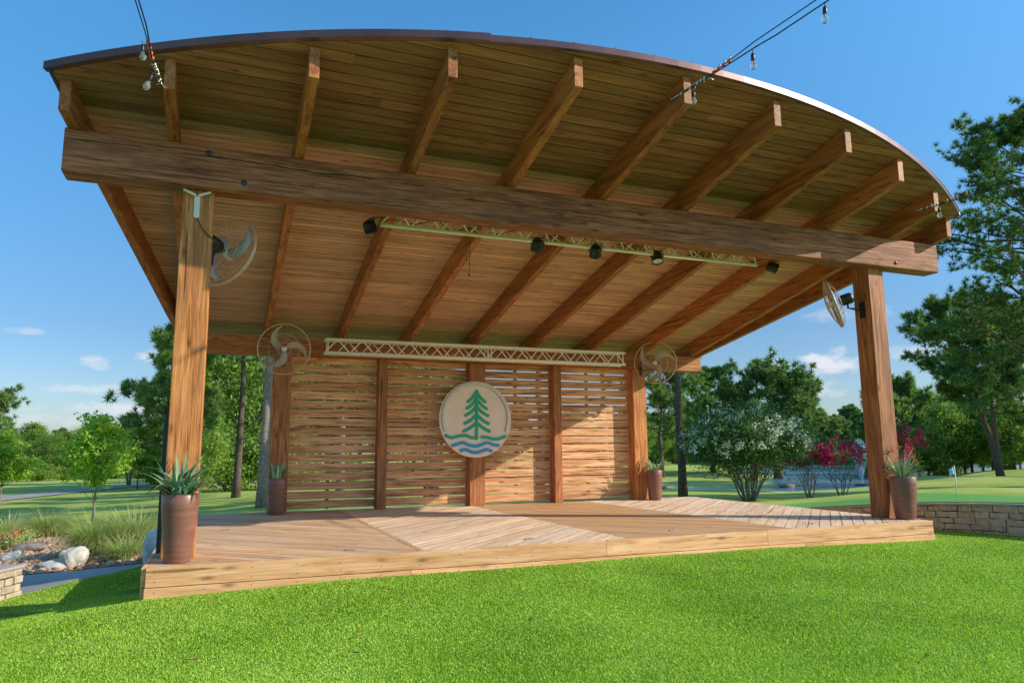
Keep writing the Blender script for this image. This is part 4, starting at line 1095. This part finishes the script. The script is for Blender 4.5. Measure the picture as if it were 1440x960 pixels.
# ------------------------------------------------------------------ trees
def blossom_tree(label, loc, Ht, rad, fl, dens, seed, nst=11, clear=.36, flsz=.07, ncl=95, per=95):
    R = np.random.RandomState(seed); t = thing('crape_myrtle', label, 'tree', loc); m = MB(); tips = []
    for i in range(nst):
        a = 2 * PI * i / nst + R.normal(0, .2); sp = R.uniform(.25, .7) * rad
        p0 = np.array([math.cos(a) * .06 * rad, math.sin(a) * .06 * rad, -.1]); p1 = np.array([math.cos(a) * sp * .45, math.sin(a) * sp * .45, Ht * clear * .62]); p2 = np.array([math.cos(a) * sp, math.sin(a) * sp, Ht * R.uniform(.45, .62)])
        m.tube([p0, (p0 + p1) / 2 + R.normal(0, .02, 3), p1, (p1 + p2) / 2 + R.normal(0, .04, 3), p2], [.035 * Ht / 3, .03 * Ht / 3, .024 * Ht / 3, .016 * Ht / 3, .007], 6)
        for k in range(3):
            e = p1 + np.array([R.normal(0, .2) * rad, R.normal(0, .2) * rad, Ht * .2]); m.tube([p1, e], [.015 * Ht / 3, .006], 5)
    m.build('trunk', M['bark_pale'], t)
    cl = []; hh = Ht * (1 - clear) / 2; cz = Ht * clear + hh
    for i in range(ncl):
        d = unit(R.normal(0, 1, 3)); r_ = R.uniform(.4, 1) ** .5; cl.append((d[0] * rad * r_ * (1 - .2 * max(0, d[2])), d[1] * rad * r_ * (1 - .2 * max(0, d[2])), cz + d[2] * hh * r_ * (1 if d[2] > 0 else .8)))
    cl = np.array(cl); rs.seed(seed); cc = np.repeat(cl, per, 0) + rs.normal(size=(len(cl) * per, 3)) * rad * .13
    V, F = leaves(cc, .07 * Ht / 3 + .02, .5); mesh_np('crown', V, F, M['myrtle'], t)
    d = unit(R.normal(0, 1, (dens, 3))); d[:, 2] = np.abs(d[:, 2]) * 1.0 - .45 * R.random(dens); d *= R.uniform(.97, 1.12, (dens, 1)); fcn = np.column_stack([d[:, 0] * rad * 1.0, d[:, 1] * rad * 1.0, cz + d[:, 2] * hh * 1.04]) * 1.0
    fcc = np.repeat(fcn, 26, 0) + rs.normal(size=(dens * 26, 3)) * np.array([.055, .055, .075]) * Ht / 3
    V, F = leaves(fcc, flsz, .3, .8); mesh_np('blossom', V, F, M[fl], t); return t
blossom_tree('many stemmed crape myrtle with white blossom behind the stage', G(1050, 25), 3.1, 1.95, 'fl_white', 170, 3, nst=16, clear=.34, ncl=190, per=170, flsz=.075)
blossom_tree('crape myrtle with red blossom right of the white one', G(1135, 27), 1.98, .80, 'fl_red', 75, 5, nst=7, clear=.45, ncl=40, per=60, flsz=.09)
blossom_tree('larger crape myrtle with magenta blossom near the fountain', G(1180, 28), 2.15, 1.15, 'fl_red', 85, 7, nst=6, clear=.40, ncl=50, per=60)
blossom_tree('pink flowering crape myrtle far behind the front right planter', G(1272, 30), 2.6, .8, 'fl_red', 45, 8, nst=6, clear=.5, ncl=30, per=60)

# young trees on the left lawn
def young(label, p, Ht, rad, seed, **kw):
    t = make_broad('young_tree', label, Ht, .055, .27, rad, seed, ncl=85, per=75, leaf=.16, mat='decid_light', bark='bark_pale', clump=.14, **kw); place(t, p); return t
young('young bright green tree with slender trunk on the left lawn', G(138, 30.6), 4.5, 1.25, 31)
young('young green tree cut by the left edge of the picture', G(6, 38.5), 3.7, 1.35, 32)
t = make_broad('young_tree', 'thin young tree beyond the cart path left of the post', 3.0, .05, .35, .7, 33, ncl=40, per=60, leaf=.12, mat='decid', bark='bark_pale'); place(t, G(196, 58), 0, 1.35)
t = blossom_tree('small crape myrtle with red flowers far left of the post', G(184, 66), 5.4, 1.6, 'fl_red', 12, 17, nst=5, ncl=30, per=60)

def far_set(protos, spots, prefix=None):
    for i, (pr_t, px, F, Ht_top, wsc, rz, label, group) in enumerate(spots):
        pass

# named pines
def pine_at(px, F, ytop, label, seed, spread, clear=.42, lean=(0, 0), r0=None, name='pine_tree', **kw):
    b = G(px, F); Ht = (CAM[2] + (632 - ytop) / FPX * F * 1.02) - b[2]
    t = make_pine(name, label, Ht, r0 or .018 * Ht + .05, clear, spread, seed, lean, **kw); t.location = b; return t
pine_at(1406, 40, 428, 'leaning pine with bare dark trunk beyond the putting green', 41, 3.2, .38, (-.20 * RT[0] , -.20 * RT[1]), .2, nl=46, sub=9, k=30, ln=.36, wd=.05)
pine_at(1520, 25, 150, 'tall pine whose needle boughs enter from the right edge', 42, 4.3, .28, (-.04 * RT[0], -.04 * RT[1]), .26, nl=84, sub=14, k=34, ln=.23, wd=.028, tight=.024)
pine_at(1490, 50, 420, 'dense dark pine behind the leaning one at the right edge', 43, 4.6, .2, nl=50, sub=8, k=30, ln=.4, wd=.06)
pine_at(-52, 52, 520, 'pine whose top boughs enter at the left edge of the sky', 52, 3.4, .3, nl=34, k=30, ln=.45, wd=.06)
pine_at(236, 34, 462, 'pine with layered boughs showing left of the front left post', 44, 2.5, .25, nl=44, sub=7, k=30, ln=.36, wd=.05)
pine_at(372, 29, 330, 'straight pale pine trunk beside the rear left post', 45, 3.0, .6, r0=.235, bark='bark_pale', nl=26)
pine_at(334, 35, 340, 'darker pine trunk standing left of the pale one', 46, 3.0, .55, (.02, .01), r0=.19, nl=26)
pine_at(958, 27.5, 330, 'straight bare grey pine trunk right of the rear right post', 47, 2.6, .72, r0=.165, nl=22)
pine_at(930, 62, 500, 'open crowned pine just behind the rear right post', 48, 4.0, .3, r0=.22, nl=46, k=30, ln=.5, wd=.07)
pine_at(1002, 70, 522, 'pine with a pointed open crown right of the bare trunk', 49, 4.2, .32, r0=.25, nl=44, k=30, ln=.5, wd=.08)
pine_at(1093, 66, 538, 'broad spreading pine on the grassy point by the pond', 50, 5.6, .3, r0=.4, nl=50, sub=9, k=30, ln=.55, wd=.09)
pine_at(1275, 72, 545, 'rounded dark pine right of the front right post', 51, 4.6, .2, r0=.3, nl=44, k=30, ln=.6, wd=.1)

# prototypes for the woods; copies get their own heights
PA = make_pine('pine_tree', 'tall pine in the wood behind the pond', 12, .22, .25, 3.2, 61, nl=36, k=24, ln=.6, wd=.1, mat='pine_far', group='pines in the far wood')
PB = make_pine('pine_tree', 'tall pine in the wood behind the pond', 12, .22, .35, 3.0, 62, nl=30, k=24, ln=.6, wd=.1, mat='pine_far', group='pines in the far wood')
BA = make_broad('broadleaf_tree', 'rounded broadleaf tree in the wood beyond the lawn', 10, .2, .12, 4.0, 63, ncl=150, per=100, leaf=.27, clump=.12, group='broadleaf trees in the far wood')
BB = make_broad('broadleaf_tree', 'rounded broadleaf tree in the wood beyond the lawn', 10, .2, .15, 3.6, 64, ncl=135, per=100, leaf=.27, clump=.12, group='broadleaf trees in the far wood')
SB = make_broad('bush', 'dense bush filling the edge of the wood', 3.6, .08, .0, 2.4, 65, ncl=80, per=90, leaf=.2, clump=.13, group='bushes along the wood edge'); SB['category'] = 'bush'
used = set()
def put(proto, px, F, ytop, rz=None, wide=1.0):
    p = W(px, 640, F); z = H(p[0], p[1])
    top = CAM[2] + (632 - ytop) / FPX * F * 1.02
    h = {PA.name: 12, PB.name: 12, BA.name: 10, BB.name: 10, SB.name: 3.6}[proto.name]
    t = proto if proto.name not in used else copy_tree(proto); used.add(proto.name)
    s = (top - z) / h; t.location = (p[0], p[1], z - .1); t.scale = (s * wide, s * wide, s); t.rotation_euler = (0, 0, rnd.uniform(0, 6.28) if rz is None else rz)
    return t
for k_, (px_, F_s) in enumerate(((480, 33), (610, 28), (760, 31), (850, 37))): pine_at(px_, F_s, 250, ('pine trunk behind the leftmost slatted bay', 'pale pine trunk seen through the gaps left of the round sign', 'pine trunk behind the slats right of the round sign', 'pine trunk behind the rightmost slatted bay')[k_], 70 + k_, 3.2, .62, r0=.2, nl=22, bark='bark_pale')
# left skyline wood
for i in range(20): put([BA, BB][i % 2], -60 + i * 18 + rnd.uniform(-7, 7), rnd.uniform(125, 150), 596 + rnd.uniform(-5, 7), wide=1.1)
for i in range(14): put([BB, BA][i % 2], -50 + i * 22 + rnd.uniform(-8, 8), rnd.uniform(98, 118), 617 + rnd.uniform(-7, 9), wide=1.15)
for i in range(9): put(SB, -40 + i * 34 + rnd.uniform(-8, 8), rnd.uniform(84, 92), 645 + rnd.uniform(-4, 4), wide=1.4)
for i in range(9): put([PA, BA][i % 2], -60 + i * 36 + rnd.uniform(-8, 8), rnd.uniform(180, 220), 592 + rnd.uniform(-4, 4), wide=1.3)
# behind the left post
for px, F, yt, pr_t in ((262, 60, 520, BA), (300, 56, 470, BB), (345, 62, 500, BA), (395, 60, 505, PA), (225, 66, 575, BB), (280, 44, 560, BB), (318, 48, 600, SB), (232, 58, 640, SB), (395, 50, 590, SB), (285, 70, 480, PB)): put(pr_t, px, F, yt, wide=.9)
# behind the slatted wall
for i, px in enumerate(range(430, 900, 38)): put([BA, BB, PA][i % 3], px, rnd.uniform(70, 100), 490 + rnd.uniform(-12, 20) if px < 650 else 575 + rnd.uniform(-10, 15))
for i, px in enumerate(range(430, 900, 60)): put(SB, px, rnd.uniform(55, 70), 640 + rnd.uniform(-8, 8))
# right side woods behind the pond
for i, px in enumerate(range(905, 1240, 24)): put([PA, PB, BA][i % 3], px + rnd.uniform(-6, 6), rnd.uniform(132, 160), {0: 578, 1: 590, 2: 600}[i % 3] + rnd.uniform(-6, 6) - (4 if px < 1060 else 0), wide=1.1)
for i, px in enumerate(range(905, 1110, 20)): put([PB, BA, BB, PA][i % 4], px, rnd.uniform(100, 122), 598 + rnd.uniform(-14, 12))
for i, px in enumerate(range(900, 1250, 26)): put(SB, px, rnd.uniform(118, 128), 632 + rnd.uniform(-5, 4), wide=1.5)
for i, px in enumerate(range(1135, 1260, 22)): put([PA, PB][i % 2], px, rnd.uniform(124, 132), 574 + rnd.uniform(-4, 14), wide=1.15)
for i, px in enumerate(range(1225, 1480, 22)): put([PA, PB, BA][i % 3], px, rnd.uniform(80, 100), 578 + rnd.uniform(-14, 20), wide=1.0)
for i, px in enumerate(range(1225, 1500, 26)): put([BB, SB, BA][i % 3], px, rnd.uniform(66, 76), (602 if i % 3 != 1 else 628) + rnd.uniform(-8, 10), wide=1.1)
for i, px in enumerate(range(1335, 1500, 30)): put([BB, BA][i % 2], px, rnd.uniform(58, 68), 575 + rnd.uniform(-16, 20), wide=1.0)
# trees just right of the view that throw their shade over the greens
for px, F, yt, pr_t in ((1760, 36, 330, PB), (1700, 60, 440, PA)): put(pr_t, px, F, yt)
for (a, b, h, pr_t) in ((28, 9, 9, PA), (33, 18, 9, PB)):
    t = copy_tree(pr_t); t.location = (a, b, H(a, b)); s = h / 12; t.scale = (s, s, s)

# ------------------------------------------------------------------ turf blades
n = 1250000
F_ = 2.9 * (15.5 / 2.9) ** rs.uniform(0, 1, n); Lt = rs.uniform(-.80, .80, n) * F_
XY = CAM[:2] + FW[:2] * F_[:, None] + RT[:2] * Lt[:, None]
keep = inpoly(XY, TURF); XY = XY[keep]; F_ = F_[keep]
z = Hn(XY) + .03; n = len(XY)
b = np.column_stack([XY, z]); az = rs.uniform(0, 2 * PI, n); side = np.column_stack([np.cos(az), np.sin(az), np.zeros(n)])
lean = np.column_stack([rs.normal(0, .9, n), rs.normal(0, .9, n), np.ones(n)]); lean = unit(lean)
clump = .75 + .5 * np.sin(XY[:, 0] * 7 + np.sin(XY[:, 1] * 5)) * np.sin(XY[:, 1] * 9 + 1.3 * np.sin(XY[:, 0] * 4)) * .35
hgt = (.012 + .011 * rs.random(n) ** 1.5) * clump; wd = .0013 + .00042 * F_
V = np.empty((n, 3, 3)); V[:, 0] = b - side * wd[:, None]; V[:, 1] = b + side * wd[:, None]; V[:, 2] = b + lean * hgt[:, None]
tag(mesh_np('turf_grass', V.reshape(-1, 3), np.arange(n * 3).reshape(n, 3), M['blades']), 'dense bright green turf blades in front of the stage', 'grass', kind='stuff')
# scattered dry leaves
R = random.Random(31)
for i, (px, py, lab) in enumerate([(270, 937, 'dry pine twig on the turf at the bottom left'), (505, 907, 'curled tan leaf in the turf left of centre'), (497, 931, 'dry twig below the curled leaf left of centre'), (757, 881, 'curved dry leaf on the middle of the turf'), (803, 789, 'brown leaf against the stage skirt'), (1317, 926, 'pale leaf on the turf at the lower right'), (1063, 880, 'small dark leaf on the right turf'), (276, 0, None)][:7]):
    d = CR * (px - 720) / FPX + CU * (480 - py) / FPX + CF; tt = (-.27 - CAM[2]) / d[2]; q = CAM + d * tt
    m = MB(); a = R.uniform(0, 6); s = .05; ca, sa = math.cos(a), math.sin(a); vs = []
    for k in range(6):
        u = k / 5 - .5; w_ = .35 * math.cos(u * PI * .95); 
        for j in (-1, 0, 1): x_, y_ = u * 1.6, j * w_ * .5; vs.append(((x_ * ca - y_ * sa) * s, (x_ * sa + y_ * ca) * s, s * (.35 * u * u + .15 * abs(j) + .5)))
    m.add(vs, [(3 * k + j, 3 * k + 3 + j, 3 * k + 4 + j, 3 * k + 1 + j) for k in range(5) for j in (0, 1)], smooth=True)
    tag(m.build('fallen_leaf', M['leaf_dry'], loc=(q[0], q[1], H(q[0], q[1]) + .03)), lab, 'leaf')

# ------------------------------------------------------------------ light, sky
EL = math.radians(26.5); sd = Vector((.868 * math.cos(EL), -.497 * math.cos(EL), math.sin(EL)))
sun = bpy.data.lights.new('sun', 'SUN'); sun.energy = 5.0; sun.angle = math.radians(.5); sun.color = (1, .93, .80)
so = bpy.data.objects.new('sun', sun); C.objects.link(so); so.rotation_euler = (-sd).to_track_quat('-Z', 'Y').to_euler()
w = bpy.data.worlds.new('World'); bpy.context.scene.world = w; w.use_nodes = True; nt = w.node_tree
bg = nt.nodes['Background']; bg.inputs[1].default_value = .15
sky = nt.nodes.new('ShaderNodeTexSky'); sky.sky_type = 'NISHITA'; sky.sun_disc = False; sky.sun_elevation = EL; sky.sun_rotation = math.atan2(.868, -.497)
sky.air_density = 1.0; sky.dust_density = .6; sky.ozone_density = 2.2
tc = nt.nodes.new('ShaderNodeTexCoord'); sx = nt.nodes.new('ShaderNodeSeparateXYZ'); L(nt, tc.outputs['Generated'], sx.inputs[0])
azn = math_(nt, 'ARCTAN2', sx.outputs[0], sx.outputs[1]); eln = math_(nt, 'ARCSINE', sx.outputs[2])
mp = nt.nodes.new('ShaderNodeMapping'); mp.inputs['Scale'].default_value = (1, 1, 2.2); L(nt, tc.outputs['Generated'], mp.inputs[0])
cn = noise(nt, mp.outputs[0], 26, 6, .62, .3)
tot = None
def cl_dir(px, py):
    d = CR * (px - 720) / FPX + CU * (480 - py) / FPX + CF; d = d / np.linalg.norm(d); return math.atan2(d[0], d[1]), math.asin(d[2])
for (px, py, rx, ry, st) in [(1168, 510, 34, 14, 1.0), (1090, 520, 30, 11, .95), (1160, 548, 26, 8, .6), (1280, 497, 26, 10, .6), (1275, 533, 10, 6, .5), (130, 546, 70, 6, .55), (165, 578, 52, 10, .8), (70, 573, 60, 7, .4), (136, 511, 14, 9, .6), (212, 503, 18, 9, .7), (26, 464, 22, 4, .4), (60, 590, 90, 8, .4), (1175, 442, 60, 9, .3)]:
    a, e = cl_dir(px, py); ra_, re_ = rx * 1.25 / FPX, ry * 1.35 / FPX
    dx = math_(nt, 'MULTIPLY', math_(nt, 'SUBTRACT', azn, a), 1 / ra_); dy = math_(nt, 'MULTIPLY', math_(nt, 'SUBTRACT', eln, e), 1 / re_)
    r2 = math_(nt, 'ADD', math_(nt, 'MULTIPLY', dx, dx), math_(nt, 'MULTIPLY', dy, dy))
    v = math_(nt, 'SUBTRACT', math_(nt, 'ADD', 1.0, math_(nt, 'MULTIPLY', math_(nt, 'SUBTRACT', cn, .55), 5.0)), r2)
    v = math_(nt, 'MULTIPLY', math_(nt, 'MULTIPLY', v, .9, True), st, True)
    tot = v if tot is None else math_(nt, 'MAXIMUM', tot, v)
hs = nt.nodes.new('ShaderNodeHueSaturation'); hs.inputs['Saturation'].default_value = 1.27; L(nt, sky.outputs[0], hs.inputs['Color'])
tint = ramp(nt, sx.outputs[2], [(0.0, (.66, .72, .95)), (.06, (.72, .78, .95)), (.16, (.80, .86, .96)), (.5, (1.36, 1.72, 1.66))])
skyc = mix(nt, 1.0, hs.outputs[0], tint, 'MULTIPLY')
fin = mix(nt, tot, skyc, (5.3, 5.5, 6.0)); L(nt, fin, bg.inputs[0])

# ------------------------------------------------------------------ camera
cd = bpy.data.cameras.new('camera'); cam = bpy.data.objects.new('camera', cd); C.objects.link(cam)
cd.sensor_width = 36; cd.lens = FPX / 1440 * 36; cd.clip_start = .05; cd.clip_end = 5000
Mx = Matrix(((CR[0], CU[0], -CF[0], CAM[0]), (CR[1], CU[1], -CF[1], CAM[1]), (CR[2], CU[2], -CF[2], CAM[2]), (0, 0, 0, 1)))
cam.matrix_world = Mx
sc = bpy.context.scene; sc.camera = cam
sc.view_settings.view_transform = 'Standard'; sc.view_settings.look = 'None'; sc.view_settings.exposure = 0
sc.render.engine = 'CYCLES'
